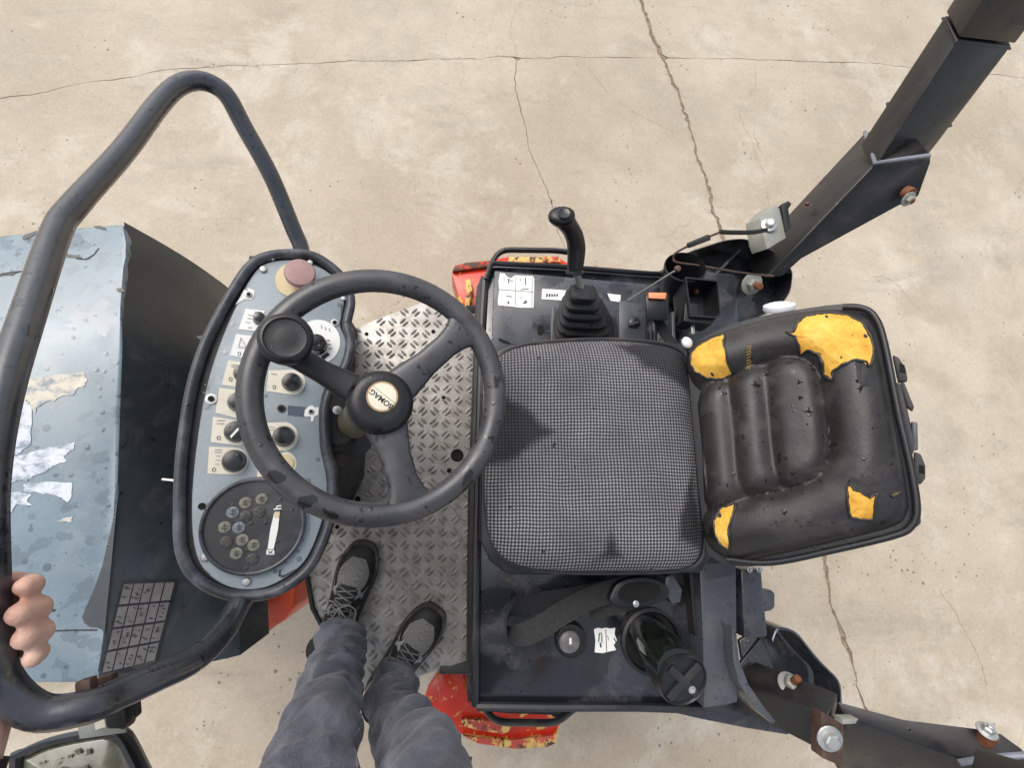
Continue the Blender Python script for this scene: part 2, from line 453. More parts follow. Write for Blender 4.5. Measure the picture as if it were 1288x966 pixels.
def concrete():
    m, nt, b, co = newmat('weathered beige concrete')
    big = noise_(nt, co, .8, 6, .58, .2); mid = noise_(nt, co, 4.5, 8, .62, .3); fine = noise_(nt, co, 90, 6, .7); grit = noise_(nt, co, 420, 3, .6)
    col = ramp(nt, big, [(.32, (.405, .340, .255)), (.5, (.480, .410, .317)), (.66, (.550, .478, .382))])
    col = mixc(nt, ramp(nt, mid, [(.34, .6), (.54, 0)]), col, (.372, .310, .228))
    col = mixc(nt, ramp(nt, noise_(nt, co, 2.0, 9, .74, .3), [(.53, 0), (.64, .6)]), col, (.59, .540, .460))
    col = mixc(nt, ramp(nt, noise_(nt, co, 1.3, 7, .66, .5), [(.53, 0), (.68, .5)]), col, (.345, .305, .250))
    mp = nt.nodes.new('ShaderNodeMapping'); mp.inputs['Scale'].default_value = (1.0, 3.0, 1); mp.inputs['Rotation'].default_value = (0, 0, -.5)
    nt.links.new(co, mp.inputs['Vector'])
    col = mixc(nt, ramp(nt, noise_(nt, mp.outputs[0], 1.4, 7, .72, .4), [(.55, 0), (.66, .45)]), col, (.315, .280, .230))
    col = mixc(nt, ramp(nt, noise_(nt, co, 17, 8, .8, .2), [(.50, 0), (.72, .38)]), col, (.365, .312, .235))
    col = mixc(nt, ramp(nt, noise_(nt, co, 30, 6, .75), [(.62, 0), (.74, .4)]), col, (.60, .55, .46))
    col = mixc(nt, .3, col, ramp(nt, fine, [(.3, .2), (.7, .8)]), 'SOFT_LIGHT')
    col = mixc(nt, .25, col, ramp(nt, grit, [(.3, .2), (.7, .8)]), 'SOFT_LIGHT')
    # pits and specks
    v = nt.nodes.new('ShaderNodeTexVoronoi'); v.inputs['Scale'].default_value = 34; nt.links.new(co, v.inputs['Vector'])
    sp = nt.nodes.new('ShaderNodeSeparateColor'); nt.links.new(v.outputs['Color'], sp.inputs[0])
    clus = ramp(nt, noise_(nt, co, 3.3, 4), [(.44, .0), (.66, .15)])
    pit = math_(nt, 'MULTIPLY', math_(nt, 'LESS_THAN', v.outputs['Distance'], math_(nt, 'MULTIPLY', clus, math_(nt, 'ADD', sp.outputs[1], .8))), math_(nt, 'GREATER_THAN', sp.outputs[0], .50))
    col = mixc(nt, math_(nt, 'MULTIPLY', pit, .72), col, (.13, .10, .08))
    v2 = nt.nodes.new('ShaderNodeTexVoronoi'); v2.inputs['Scale'].default_value = 70; nt.links.new(co, v2.inputs['Vector'])
    sp2 = nt.nodes.new('ShaderNodeSeparateColor'); nt.links.new(v2.outputs['Color'], sp2.inputs[0])
    lt = math_(nt, 'MULTIPLY', math_(nt, 'LESS_THAN', v2.outputs['Distance'], .13), math_(nt, 'GREATER_THAN', sp2.outputs[0], .90))
    col = mixc(nt, math_(nt, 'MULTIPLY', lt, .6), col, (.74, .70, .63))
    # hairline cracks
    w = nt.nodes.new('ShaderNodeTexVoronoi'); w.feature = 'DISTANCE_TO_EDGE'; w.inputs['Scale'].default_value = .62
    dn = nt.nodes.new('ShaderNodeTexNoise'); dn.inputs['Scale'].default_value = 3.0; dn.inputs['Detail'].default_value = 6; nt.links.new(co, dn.inputs['Vector'])
    wv = nt.nodes.new('ShaderNodeMixRGB'); wv.blend_type = 'ADD'; wv.inputs[0].default_value = .35; nt.links.new(co, wv.inputs[1]); nt.links.new(dn.outputs['Color'], wv.inputs[2])
    nt.links.new(wv.outputs[0], w.inputs['Vector'])
    hl = math_(nt, 'MULTIPLY', ramp(nt, w.outputs['Distance'], [(.0, 1), (.0034, 0)]), ramp(nt, noise_(nt, co, 1.6, 3), [(.56, 0), (.68, .5)]))
    col = mixc(nt, hl, col, (.22, .17, .13))
    nt.links.new(col, b.inputs['Base Color'])
    nt.links.new(ramp(nt, mid, [(.3, .62), (.7, .85)]), b.inputs['Roughness'])
    h = math_(nt, 'ADD', math_(nt, 'ADD', fine, math_(nt, 'MULTIPLY', grit, .4)), math_(nt, 'MULTIPLY', pit, -1.2))
    bump(nt, b, h, .30, .003)
    return m
concrete_m = concrete()
joint_m = paint('dirt in the joint', (.25, .19, .135), .95, 0, .6, 60, bumpy=.9, dust=((.36, .28, .20), .9), fine=.12)
def denim():
    m, nt, b, co = newmat('faded grey blue denim')
    n = noise_(nt, co, 9, 6, .65, .4)
    col = ramp(nt, n, [(.30, (.040, .043, .060)), (.50, (.084, .088, .114)), (.70, (.175, .178, .215))])
    f = noise_(nt, co, 500, 2, .5)
    mp = nt.nodes.new('ShaderNodeMapping'); mp.inputs['Scale'].default_value = (700, 700, 120); nt.links.new(co, mp.inputs['Vector'])
    g = noise_(nt, mp.outputs[0], 1, 2)
    col = mixc(nt, .55, col, ramp(nt, g, [(.3, .2), (.7, .85)]), 'SOFT_LIGHT')
    nt.links.new(col, b.inputs['Base Color']); b.inputs['Roughness'].default_value = .9
    b.inputs['Sheen Weight'].default_value = .25
    bump(nt, b, math_(nt, 'ADD', g, math_(nt, 'MULTIPLY', noise_(nt, co, 28, 4, .6, .8), 3.0)), .45, .004)
    return m
denim_m = denim()
def skin():
    m, nt, b, co = newmat('skin')
    n = noise_(nt, co, 26, 4); n2 = noise_(nt, co, 130, 4)
    col = ramp(nt, n, [(.3, (.56, .30, .225)), (.5, (.66, .40, .31)), (.72, (.74, .50, .40))])
    nt.links.new(col, b.inputs['Base Color']); b.inputs['Roughness'].default_value = .5
    b.inputs['Subsurface Weight'].default_value = .15; b.inputs['Subsurface Radius'].default_value = (.01, .004, .002)
    bump(nt, b, math_(nt, 'ADD', n2, math_(nt, 'MULTIPLY', noise_(nt, co, 420, 2), .6)), .5, .0018)
    return m
skin_m = skin()
def knit():
    m, nt, b, co = newmat('grey shoe mesh')
    v = nt.nodes.new('ShaderNodeTexChecker'); v.inputs['Scale'].default_value = 420
    v.inputs['Color1'].default_value = (.30, .30, .29, 1); v.inputs['Color2'].default_value = (.05, .05, .053, 1)
    nt.links.new(co, v.inputs['Vector']); nt.links.new(v.outputs[0], b.inputs['Base Color']); b.inputs['Roughness'].default_value = .8
    bump(nt, b, v.outputs[1], .4, .001); return m
knit_m = knit()
shoe_m = paint('black shoe upper', (.012, .012, .013), .6, 0, .3, 40, dust=(DUST, .15))
shoegrey_m = paint('grey shoe overlay', (.26, .27, .28), .6, 0, .2, 30)
sole_m = paint('dark sole rubber', (.03, .028, .025), .7, dust=(DUST, .5))
lace_m = paint('grey laces', (.20, .205, .21), .8)
def lens():
    m, nt, b, co = newmat('patterned lamp glass')
    n = noise_(nt, co, 30, 6, .7, .6)
    col = ramp(nt, n, [(.3, (.045, .050, .036)), (.5, (.105, .108, .080)), (.75, (.20, .20, .155))])
    nt.links.new(col, b.inputs['Base Color']); b.inputs['Roughness'].default_value = .22
    b.inputs['Coat Weight'].default_value = .6
    bump(nt, b, n, .3, .002); return m
lens_m = lens()
lensbit_m = paint('moulded lens ridge', (.20, .205, .165), .2, 0, .3, 60, coat=.5)
hair_m = paint('dark brown hair', (.03, .02, .014), .6)
shirt_m = paint('dark grey jacket cloth', (.05, .052, .06), .9)
drum_m = paint('worn steel drum', (.20, .18, .16), .5, .6, .2, 8, dust=(DUST, .6))
hole_m = paint('dark recess', (.004, .004, .004), .9)

# ================================================================ THE SETTING
GZ = -0.75
def at_ground(x, y): return P(x, y, GZ)
lineA = [(-400, 190), (-200, 162), (0, 125), (150, 98), (250, 85), (440, 77), (640, 72), (860, 72), (1050, 78), (1150, 84), (1288, 97), (1500, 122), (1700, 150)]
lineB = [(770, -120), (808, 0), (835, 72), (868, 160), (905, 285), (950, 430), (1030, 690), (1060, 800), (1088, 890), (1110, 966), (1150, 1100)]
lineC = [(650, 72), (655, 150), (690, 245), (697, 262), (740, 400), (830, 520), (960, 470)]
def jag(line, seed, amp, step=.022):
    rnd = random.Random(seed); pts = smooth_open([at_ground(*p) for p in line], 4); out = []
    for a, b in zip(pts, pts[1:]):
        n = max(1, int((b-a).length/step)); t = (b-a).normalized(); s = Vector((-t.y, t.x, 0))
        for i in range(n):
            p = a.lerp(b, i/n)
            out.append(p+s*(noise.noise(p*7+Vector((seed, 0, 0)))*amp*2.2+rnd.uniform(-amp, amp)*.45))
    out.append(pts[-1]); return out
A_, B_, C_ = jag(lineA, 1, .006), jag(lineB, 2, .012), jag(lineC, 3, .010)
def nearest(path, p): return min(range(len(path)), key=lambda i: (path[i]-p).length)
iB, iC = nearest(A_, at_ground(835, 72)), nearest(A_, at_ground(650, 72))
jB, jJ = nearest(B_, at_ground(835, 72)), nearest(B_, at_ground(960, 470))
E = 9.0
def shifted(path, d, seed):
    rnd = random.Random(seed); out = []
    for i, p in enumerate(path):
        t = (path[min(i+1, len(path)-1)]-path[max(i-1, 0)]).normalized(); s = Vector((-t.y, t.x, 0))
        q = d*max(.22, 1+1.5*noise.noise(p*6+Vector((0, seed, 0)))+rnd.uniform(-.5, .7))
        out.append(p+s*q)
    return out
ground = build('ground', [(prism([Vector((-60, -60, GZ-.005)), Vector((60, -60, GZ-.005)), Vector((60, 60, GZ-.005)), Vector((-60, 60, GZ-.005))], (0, 0, -.3)), joint_m)], kind='structure')
ground['label'] = 'beige weathered concrete yard under the machine'
gA, gB, gC = .0015, .0085, .0016
def slab_pts(parts):
    out = []
    for q in parts: out += q
    return [Vector((p.x, p.y, GZ)) for p in out]
AL, AR, BT, BB, CB = A_[0], A_[-1], B_[0], B_[-1], C_[-1]
up = lambda path, d, s: shifted(path, d, s)
slabs = [
    [up(A_[:iB], gA, 1), up(B_[:jB][::-1], gB, 2), [Vector((BT.x, E, 0)), Vector((-E, E, 0)), Vector((-E, AL.y, 0))]],
    [up(A_[iB+1:], gA, 3), [Vector((E, AR.y, 0)), Vector((E, E, 0)), Vector((BT.x+.006, E, 0))], up(B_[:jB], gB, 4)],
    [up(A_[:iC], -gA, 5)[::-1], [Vector((-E, AL.y-.003, 0)), Vector((-E, -E, 0)), Vector((BB.x-.005, -E, 0))], up(B_[jJ+1:], -gB, 8)[::-1], up(C_[1:-1], -gC, 6)[::-1]],
    [up(A_[iC+1:iB], -gA, 7), up(B_[jB+1:jJ], -gB, 12), up(C_[1:-1], gC, 9)[::-1]],
    [up(A_[iB+1:], -gA, 10), [Vector((E, AR.y-.003, 0)), Vector((E, -E, 0)), Vector((BB.x+.004, -E, 0))], up(B_[jB+1:], gB, 11)[::-1]],
]
for s_ in slabs:
    q_ = slab_pts(s_); n_ = len(q_)
    q_ = [v for k_, v in enumerate(q_) if (v-q_[k_-1]).length > .0005]; n_ = len(q_)
    tri_ = [list(t_) for t_ in tessellate_polygon([q_])]
    V_ = q_+[v+Vector((0, 0, -.02)) for v in q_]
    o = build('concrete_slab', [((V_, tri_+[[i_, n_+i_, n_+(i_+1) % n_, (i_+1) % n_] for i_ in range(n_)]), concrete_m)], ground)
    for f_ in o.data.polygons: f_.use_smooth = False
outer = []
for x0, x1, y0, y1 in ((-60, -E-.01, -60, 60), (E+.01, 60, -60, 60), (-E, E, E+.01, 60), (-E, E, -60, -E-.01)):
    build('concrete_slab', [(prism([Vector((x0, y0, GZ)), Vector((x1, y0, GZ)), Vector((x1, y1, GZ)), Vector((x0, y1, GZ))], (0, 0, -.02)), concrete_m)], ground)
# loose grit scattered on the yard
rnd = random.Random(5); gr = []
for k in range(2600):
    if k < 1500:
        path_ = B_ if k < 950 else (A_ if k < 1350 else C_); q = path_[rnd.randrange(len(path_))]
        if 950 <= k < 1300: q = path_[nearest(path_, at_ground(rnd.choice((270, 300, 330, 470, 560, 600, 640, 655, 835, 1045)), 80))]+Vector((rnd.gauss(0, .09), 0, 0))
        sg = (.012 if k % 3 else .04)*(1 if k < 950 else .6); p = q+Vector((rnd.gauss(0, sg), rnd.gauss(0, sg), 0))
    else: p = Vector((rnd.uniform(-2.6, 2.6), rnd.uniform(-1.7, 2.4), GZ))
    r = rnd.uniform(.0010, .0030)*(1.35 if k < 950 and rnd.random() < .3 else 1); n = 5; a0 = rnd.random()*6
    V = [Vector((p.x+math.cos(a0+i*1.257)*r*rnd.uniform(.7, 1.2), p.y+math.sin(a0+i*1.257)*r, GZ)) for i in range(n)]+[Vector((p.x, p.y, GZ+r*.8))]
    gr.append((V, [[i, (i+1) % n, n] for i in range(n)]))
for pts_, w_ in (([(740, 86), (762, 112), (790, 135), (830, 158), (862, 166)], .0012), ([(950, 80), (948, 112), (930, 140), (946, 178), (958, 215), (970, 260)], .0011), ([(1182, 742), (1200, 768), (1216, 800), (1236, 838), (1240, 862)], .0015), ([(1140, 690), (1180, 676), (1230, 650), (1300, 628)], .0012), ([(655, 0), (642, 36), (650, 70)], .0010), ([(1090, 890), (1130, 905), (1200, 900)], .0008)):
    q_ = jag(pts_, int(pts_[0][0]), .008, .012); n_ = len(q_)
    L_ = [p+Vector((w_*(.4+random.random()), w_*(random.random()-.3), .0004)) for p in q_]; R_2 = [p-Vector((w_*(.4+random.random()), w_*(random.random()-.3), -.0004)) for p in q_]
    build('hairline_crack', [((L_+R_2, [[k_, k_+1, n_+k_+1, n_+k_] for k_ in range(n_-1)]), joint_m)], ground)
grit_m = paint('yard grit', (.30, .25, .19), .9, 0, .5, 80)
g_ = build('grit', [(join_shapes(gr), grit_m)], kind='stuff'); g_['label'] = 'loose grit scattered over the concrete yard'; g_['category'] = 'grit'

# ================================================================ THE ROLLER
roller = thing('road_roller', 'compact road roller with blue grey hood, black steering wheel and torn seat', 'road roller', (0, .05, GZ))
DZ = .33                                      # deck height

def bolt(c, axis, r, stud, parent, head=zinc_m, studm=rust_m, washer=True, name='bolt'):
    axis = Vector(axis).normalized(); c = Vector(c); pcs = []
    if washer: pcs.append((lathe(c, axis, [(r*1.75, 0), (r*1.75, r*.22), (r*1.6, r*.3)], 24), head))
    pcs.append((lathe(c+axis*r*.28, axis, [(r*1.05, 0), (r*1.08, r*.2), (r*1.08, r*.9), (r*.85, r*1.1)], 6), head))
    if stud: pcs.append((lathe(c+axis*r*1.2, axis, [(r*.55, 0), (r*.55, stud*.9), (r*.45, stud)], 12), studm))
    return build(name, pcs, parent, angle=30)

# ---- hood
HZ = .42
hood_px = [(-260, 318), (-80, 303), (0, 294), (60, 288), (130, 281), (156, 280), (160, 300), (160, 318), (157, 332), (154, 380), (155, 440), (152, 520), (149, 610), (146, 650), (140, 715), (136, 760), (132, 800), (128, 830), (124, 852), (100, 862), (0, 862), (-260, 850)]
def hood_shape():
    top = PX(hood_px, HZ); n = len(top)
    c = sum(top, Vector())/n; rings = []
    for dz, inset in ((-.38, 0), (-.012, 0), (-.004, .003), (0, .010)):
        rings.append([p+(c-p).normalized()*inset+Vector((0, 0, dz)) for p in top])
    return loftrings(rings)
hood = build('hood', [(hood_shape(), hood_m)], roller)
# a shallow pressed panel step along the top
q = off((P(60, 560, HZ), Vector((0, 0, 1))), 0)
def tri_strip(pts_top, pts_bot): pass
rear_top = [(156, 279), (160, 318), (155, 332), (153, 380), (154, 440), (151, 520), (148, 610), (145, 650), (139, 715), (135, 760), (131, 800), (127, 830), (123, 856)]
rt0 = [P(x, y, HZ-.002) for x, y in rear_top]; rt = []
for k_ in range(33):
    yy = rt0[0].y+(rt0[-1].y-rt0[0].y)*k_/32
    for a, b in zip(rt0, rt0[1:]):
        if b.y-1e-6 <= yy <= a.y+1e-6: rt.append(a.lerp(b, (a.y-yy)/(a.y-b.y))); break
nr = len(rt)
y_hi, y_lo = P(156, 279, HZ).y, P(124, 856, HZ).y
def z_for_y(px, py, yy):
    lo_, hi_ = -.3, HZ
    for _ in range(40):
        m_ = (lo_+hi_)/2
        if abs(P(px, py, m_).y) > abs(yy): lo_ = m_
        else: hi_ = m_
    return m_
za, zb = max(.05, z_for_y(292, 366, y_hi)), max(.05, z_for_y(302, 824, y_lo))
ea, eb = P(292, 366, za), P(302, 824, zb); xb = eb.x
rb = []
for i, p in enumerate(rt):
    t = (p.y-y_lo)/(y_hi-y_lo); q_ = eb.lerp(ea, t); rb.append(Vector((q_.x, p.y, q_.z)))
grid_ = [[a.lerp(b, k_/12)+Vector((.012, 0, .010))*math.sin(math.pi*k_/12) for a, b in zip(rt, rb)] for k_ in range(13)]
V = [v for r_ in grid_ for v in r_]+[v+Vector((0, 0, -.15)) for v in rb]+[v+Vector((0, 0, -.40)) for v in rt]
BF = [[a*nr+i, a*nr+i+1, (a+1)*nr+i] for a in range(12) for i in range(nr-1)]+[[a*nr+i+1, (a+1)*nr+i+1, (a+1)*nr+i] for a in range(12) for i in range(nr-1)]
from mathutils.bvhtree import BVHTree
n = nr; Fc = list(BF)
for i in range(n-1):
    for a, b in ((12, 13), (13, 14)): Fc.append([a*n+i, a*n+i+1, b*n+i+1, b*n+i])
    Fc.append([14*n+i, 14*n+i+1, i+1, i])
Fc += [[k_*n for k_ in range(15)], [k_*n+n-1 for k_ in range(15)]]
from mathutils.bvhtree import BVHTree
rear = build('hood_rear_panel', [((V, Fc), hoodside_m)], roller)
# plane of that sloping panel, for things stuck on it
pA, pB_, pC = P(150, 560, HZ), Vector((xb, P(150, 560, HZ).y, .09)), P(120, 856, HZ)
nrm = (pB_-pA).cross(Vector((0, 1, 0))); nrm = nrm if nrm.z > 0 else -nrm
_bv = BVHTree.FromPolygons(V[:13*nr], BF)
def on_slope(px, py, lift):
    h_, nn, _, _ = _bv.ray_cast(CAM, ray(px, py))
    if h_ is None: h_, nn = P(px, py, .3), Vector((.8, 0, .6))
    if nn.dot(CAM-h_) < 0: nn = -nn
    return h_+nn*lift
SN = (rb[28]-rt[28]).cross(Vector((0, 1, 0))).normalized()
if SN.z < 0: SN = -SN
def slope_quad(f, u0, u1, v0, v1, lift, k_=4):
    top = [[on_slope(*f(u0+(u1-u0)*i/k_, v0+(v1-v0)*j/k_), 0)+SN*lift for i in range(k_+1)] for j in range(k_+1)]
    V_ = [p for r in top for p in r]; m_ = k_+1
    Fc_ = [[j*m_+i, j*m_+i+1, (j+1)*m_+i+1, (j+1)*m_+i] for i in range(k_) for j in range(k_)]
    return V_, Fc_
def slope_sheet(pts, lift):
    o_ = []
    for a, b in zip(pts, pts[1:]+pts[:1]):
        for k_ in range(3): o_.append((a[0]+(b[0]-a[0])*k_/3, a[1]+(b[1]-a[1])*k_/3))
    return prism([on_slope(x, y, lift) for x, y in o_], Vector((-.8, 0, -.6))*.0008)
hz = (P(60, 560, HZ), Vector((0, 0, 1)))
for ol, mt in (([(30, 478), (60, 473), (104, 468), (110, 476), (106, 486), (96, 490), (92, 497), (80, 497), (70, 503), (58, 505), (46, 512), (44, 520), (36, 508), (28, 500), (24, 492)], worncream_m),
               ([(22, 505), (38, 503), (40, 528), (38, 560), (22, 572), (10, 570), (9, 548)], wornwhite_m),
               ([(10, 575), (30, 572), (50, 565), (76, 560), (94, 556), (92, 566), (80, 574), (84, 580), (66, 586), (56, 594), (40, 600), (34, 606), (22, 604), (12, 608)], wornwhite_m),
               ([(30, 609), (60, 606), (90, 607), (90, 624), (84, 632), (78, 626), (62, 622), (46, 619), (30, 618)], wornwhite_m),
               ([(10, 620), (26, 618), (40, 622), (34, 630), (40, 636), (22, 634), (12, 646)], wornwhite_m),
               ([(70, 655), (88, 651), (92, 649), (90, 657), (80, 656)], worncream_m)):
    jj = []
    for a, b in zip(ol, ol[1:]+ol[:1]):
        for s in range(4):
            t = s/4; jj.append((a[0]+(b[0]-a[0])*t+(random.uniform(-1.3, 1.3) if s else 0), a[1]+(b[1]-a[1])*t+(random.uniform(-1.3, 1.3) if s else 0)))
    build('torn_sticker', [(sheet(jj, hz, .0008, .0012), mt)], hood)
build('bare_patch', [(sheet([(150, 606), (143, 650), (128, 714), (118, 742), (110, 760), (103, 777), (106, 784), (113, 789), (123, 790), (129, 793), (131, 800), (135, 760), (139.5, 715), (145.5, 650)], hz, .0006, .0010), hoodside_m)], hood)
# chips in the paint along the hood edge
for cx, cy, r, sx, sy, rot in ((94, 322, 8, 1.5, .28, .1), (10, 344, 12, 1.2, .2, -.15), (152, 364, 4, 1, .8, 0), (36, 296, 5, 1.7, .45, -.5), (126, 286, 7, 1, .35, .1), (46, 768, 4, 1.3, .5, 0), (66, 768, 3, 1.3, .5, 0)):
    build('paint_chip', [(sheet(blob_outline(cx, cy, r, 11, .5, int(cx), sx, sy, rot), hz, .0005, .0008), black_m)], hood)
crk = [(90, 330), (104, 333), (115, 325), (122, 318), (130, 312), (150, 316)]
build('crack', [(tube([P(x, y, HZ+.0005) for x, y in [(96, 325), (108, 326), (118, 320), (121, 316), (124, 312)]], .0009, 5), black_m)], hood)
build('seam_line', [(tube([P(x, y, HZ+.0003) for x, y in [(40, 793), (70, 794), (100, 793), (122, 793)]], .0012, 5), rubber_m)], hood)
build('seam_line', [(tube([P(x, y, HZ+.0003) for x, y in [(-120, 352), (0, 345), (34, 340)]], .0010, 5), rubber_m)], hood)

# pictogram plate
g0, g1, g2, g3 = (155, 733.5), (220, 731), (194, 832), (127, 848)
def gq(u, v):
    a = (g0[0]+(g1[0]-g0[0])*u, g0[1]+(g1[1]-g0[1])*u); b = (g3[0]+(g2[0]-g3[0])*u, g3[1]+(g2[1]-g3[1])*u)
    return (a[0]+(b[0]-a[0])*v, a[1]+(b[1]-a[1])*v)
plate = build('pictogram_plate', [(slope_quad(gq, -.045, 1.04, -.03, 1.04, .003, 10), black_m)], roller, label='pictogram plate with a grid of small grey signs')
rnd = random.Random(3)
for j in range(4):
    for i in range(5):
        u0, u1, v0, v1 = i/5+.012, (i+1)/5-.012, j/4+.012, (j+1)/4-.016
        cell = build('pictogram_cell', [(slope_quad(gq, u0, u1, v0, v1, .0045), fade_m)], plate)
gl = []
for j in range(4):
    for i in range(5):
        if j == 0 and i > 2: continue
        for k in range(rnd.randint(3, 5)):
            c = gq(i/5+rnd.uniform(.05, .15), j/4+rnd.uniform(.04, .2))
            gl.append(slope_sheet(blob_outline(c[0], c[1], rnd.uniform(.9, 1.9), 6, .4, rnd.randint(0, 999), 1.4, .5, rnd.uniform(-.8, .8)), .0060))
build('pictogram_print', [(join_shapes(gl), ink_m)], plate, kind='stuff')

# pedestal, red front panel, chassis
floor_y0, floor_y1 = P(440, 430, 0).y, P(440, 660, 0).y
ped = [(450, 415), (447, 440), (447, 520), (460, 568), (458, 600), (443, 632), (437, 652), (400, 655), (395, 600), (395, 415)]
build('pedestal', [(prism(PX(ped, .0), (0, 0, .46)), rubber_m)], roller, bevel=.004)
redp = build('front_panel', [(prism([P(x, y, .02) for x, y in [(330, 640), (374, 700), (372, 730), (369, 765), (358, 781), (306, 811), (300, 812), (300, 650)]], (0, 0, -.30)), orange_m)], roller, bevel=.005, label='orange red body panel with a small yellow mark')
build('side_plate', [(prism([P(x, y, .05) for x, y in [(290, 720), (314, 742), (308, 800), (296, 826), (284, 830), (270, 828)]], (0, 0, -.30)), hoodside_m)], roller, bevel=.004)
pl = (P(330, 770, .02), Vector((0, 0, 1)))
build('yellow_mark', [(join_shapes([sheet([(315, 768), (322, 755), (326, 749), (327, 757), (321, 764), (324, 771), (318, 782), (320, 770)], pl, .001, .002), sheet([(312, 770), (319, 766), (318, 773)], pl, .001, .0023)]), gold_m)], redp)
fx = lambda x, y: P(x, y, 0)
def bx(name, x0, x1, y0, y1, z0, z1, m, bevel=.004, parent=None):
    c = Vector(((x0+x1)/2, (y0+y1)/2, (z0+z1)/2))
    return build(name, [(box(c, Vector((1, 0, 0)), Vector((0, 1, 0)), Vector((0, 0, 1)), x1-x0, y1-y0, z1-z0), m)], parent or roller, bevel=bevel)
hx0, hx1 = P(-260, 500, HZ).x, P(150, 560, HZ).x
bx('engine_frame', hx0+.05, hx1+.05, y_lo+.05, y_hi-.06, -.30, .06, dark_m)
bx('chassis', P(380, 600, 0).x, P(440, 600, 0).x, floor_y0-.03, floor_y1-.10, -.35, -.03, dark_m)
yc = (y_hi+y_lo)/2
def drum(xc, name='drum'):
    o = build(name, [(lathe((xc, yc-.46, GZ+.29), (0, 1, 0), [(.25, .01), (.28, 0), (.288, .01), (.288, .91), (.28, .92), (.25, .91)], 64), drum_m)], roller, angle=30); return o
drum(P(-120, 500, -.4).x)
dx_ = P(740, 600, DZ).x
drum(dx_+.06)
build('axle_yoke', [(prism([Vector((dx_-.20, yc-.36, -.02)), Vector((dx_+.30, yc-.36, -.02)), Vector((dx_+.30, yc+.36, -.02)), Vector((dx_-.20, yc+.36, -.02))], (0, 0, -.14)), dark_m)], roller)

# ---- foot plate with raised treads
fl = [(446, 414), (470, 403), (531, 380), (548, 385), (607, 397), (603, 500), (598, 640), (590, 780), (586, 832), (462, 872), (440, 850), (392, 762), (383, 698), (395, 660), (437, 652), (450, 640), (455, 560), (447, 500)]
fpl = build('foot_plate', [(prism(PX([(446, 414), (470, 403), (531, 380), (548, 385), (607, 397), (603, 500), (598, 640), (590, 780), (586, 832), (462, 872), (440, 850), (393, 762), (383, 698), (380, 640), (380, 430)], 0), (0, 0, -.006)), galv_m)], roller, bevel=.001)
def inside(p, poly):
    c = False; n = len(poly)
    for i in range(n):
        a, b = poly[i], poly[i-1]
        if (a[1] > p[1]) != (b[1] > p[1]) and p[0] < (b[0]-a[0])*(p[1]-a[1])/(b[1]-a[1])+a[0]: c = not c
    return c
fpoly = [(p.x, p.y) for p in PX([(446, 416), (470, 405), (531, 383), (548, 387), (605, 399), (601, 500), (596, 640), (588, 780), (584, 830), (464, 869), (442, 848), (395, 762), (385, 700), (382, 640), (382, 430)], 0)]
xs = [p[0] for p in fpoly]; ys = [p[1] for p in fpoly]
HOLES = [(P(a, b, 0).x, P(a, b, 0).y, r*.00233) for a, b, r in ((575, 573, 7), (565, 592, 2.6), (450, 628, 3), (545, 417, 2.4), (461, 420, 2.2))]
V, Fc = [], []; step = .0340; i = 0; rnd = random.Random(2)
x = min(xs)-.02
while x < max(xs)+.02:
    y = min(ys)-.02+(step/2 if i % 2 else 0)*0; j = 0
    while y < max(ys)+.02:
        ang = R(45) if (i+j) % 2 else R(-45); ca, sa = math.cos(ang), math.sin(ang)
        for k in (-1, 1):
            ox, oy = x-sa*k*.0060+rnd.uniform(-.0004, .0004), y+ca*k*.0060
            if inside((ox, oy), fpoly) and all((ox-hx_)**2+(oy-hy_)**2 > (hr_+.008)**2 for hx_, hy_, hr_ in HOLES):
                L, W, H = .0134, .0045, .0044; b = len(V)
                for u, w_, h in ((-L, 0, 0), (-L*.45, -W, 0), (L*.45, -W, 0), (L, 0, 0), (L*.45, W, 0), (-L*.45, W, 0), (-L*.5, 0, H), (L*.5, 0, H)):
                    V.append(Vector((ox+u*ca-w_*sa, oy+u*sa+w_*ca, h)))
                Fc += [[b+q for q in f] for f in ((0, 1, 6), (1, 2, 7, 6), (2, 3, 7), (3, 4, 7), (4, 5, 6, 7), (5, 0, 6))]
        y += step; j += 1
    x += step; i += 1
tread = build('tread_pattern', [((V, Fc), galv_m)], fpl, kind='stuff', recalc=False, angle=80)
gz = (Vector((0, 0, 0)), Vector((0, 0, 1)))
for cx, cy, r in ((575, 573, 7), (565, 592, 2.6), (450, 628, 3), (424, 663, 2), (545, 417, 2.4), (461, 420, 2.2), (558, 500, 2)):
    build('hole', [(lathe(P(cx, cy, 0), (0, 0, 1), [(r*.00233, -.003), (r*.00233*1.15, .0004), (r*.00233, .0024), (r*.00233*.85, .0006)], 16), hole_m)], fpl)
build('plate_edge', [(tube(PX([(377, 640), (382, 700), (393, 765), (404, 786)], .004), .006, 6), dark_m)], fpl)
build('cross_bar', [(beam(P(553, 840, -.015), P(600, 840, -.015), .03, .034, .03, .034, 0), dark_m)], roller, bevel=.002)
build('cross_bar', [(beam(P(586, 389, -.015), P(614, 389, -.015), .025, .02, .025, .02, 0), dark_m)], roller, bevel=.002)

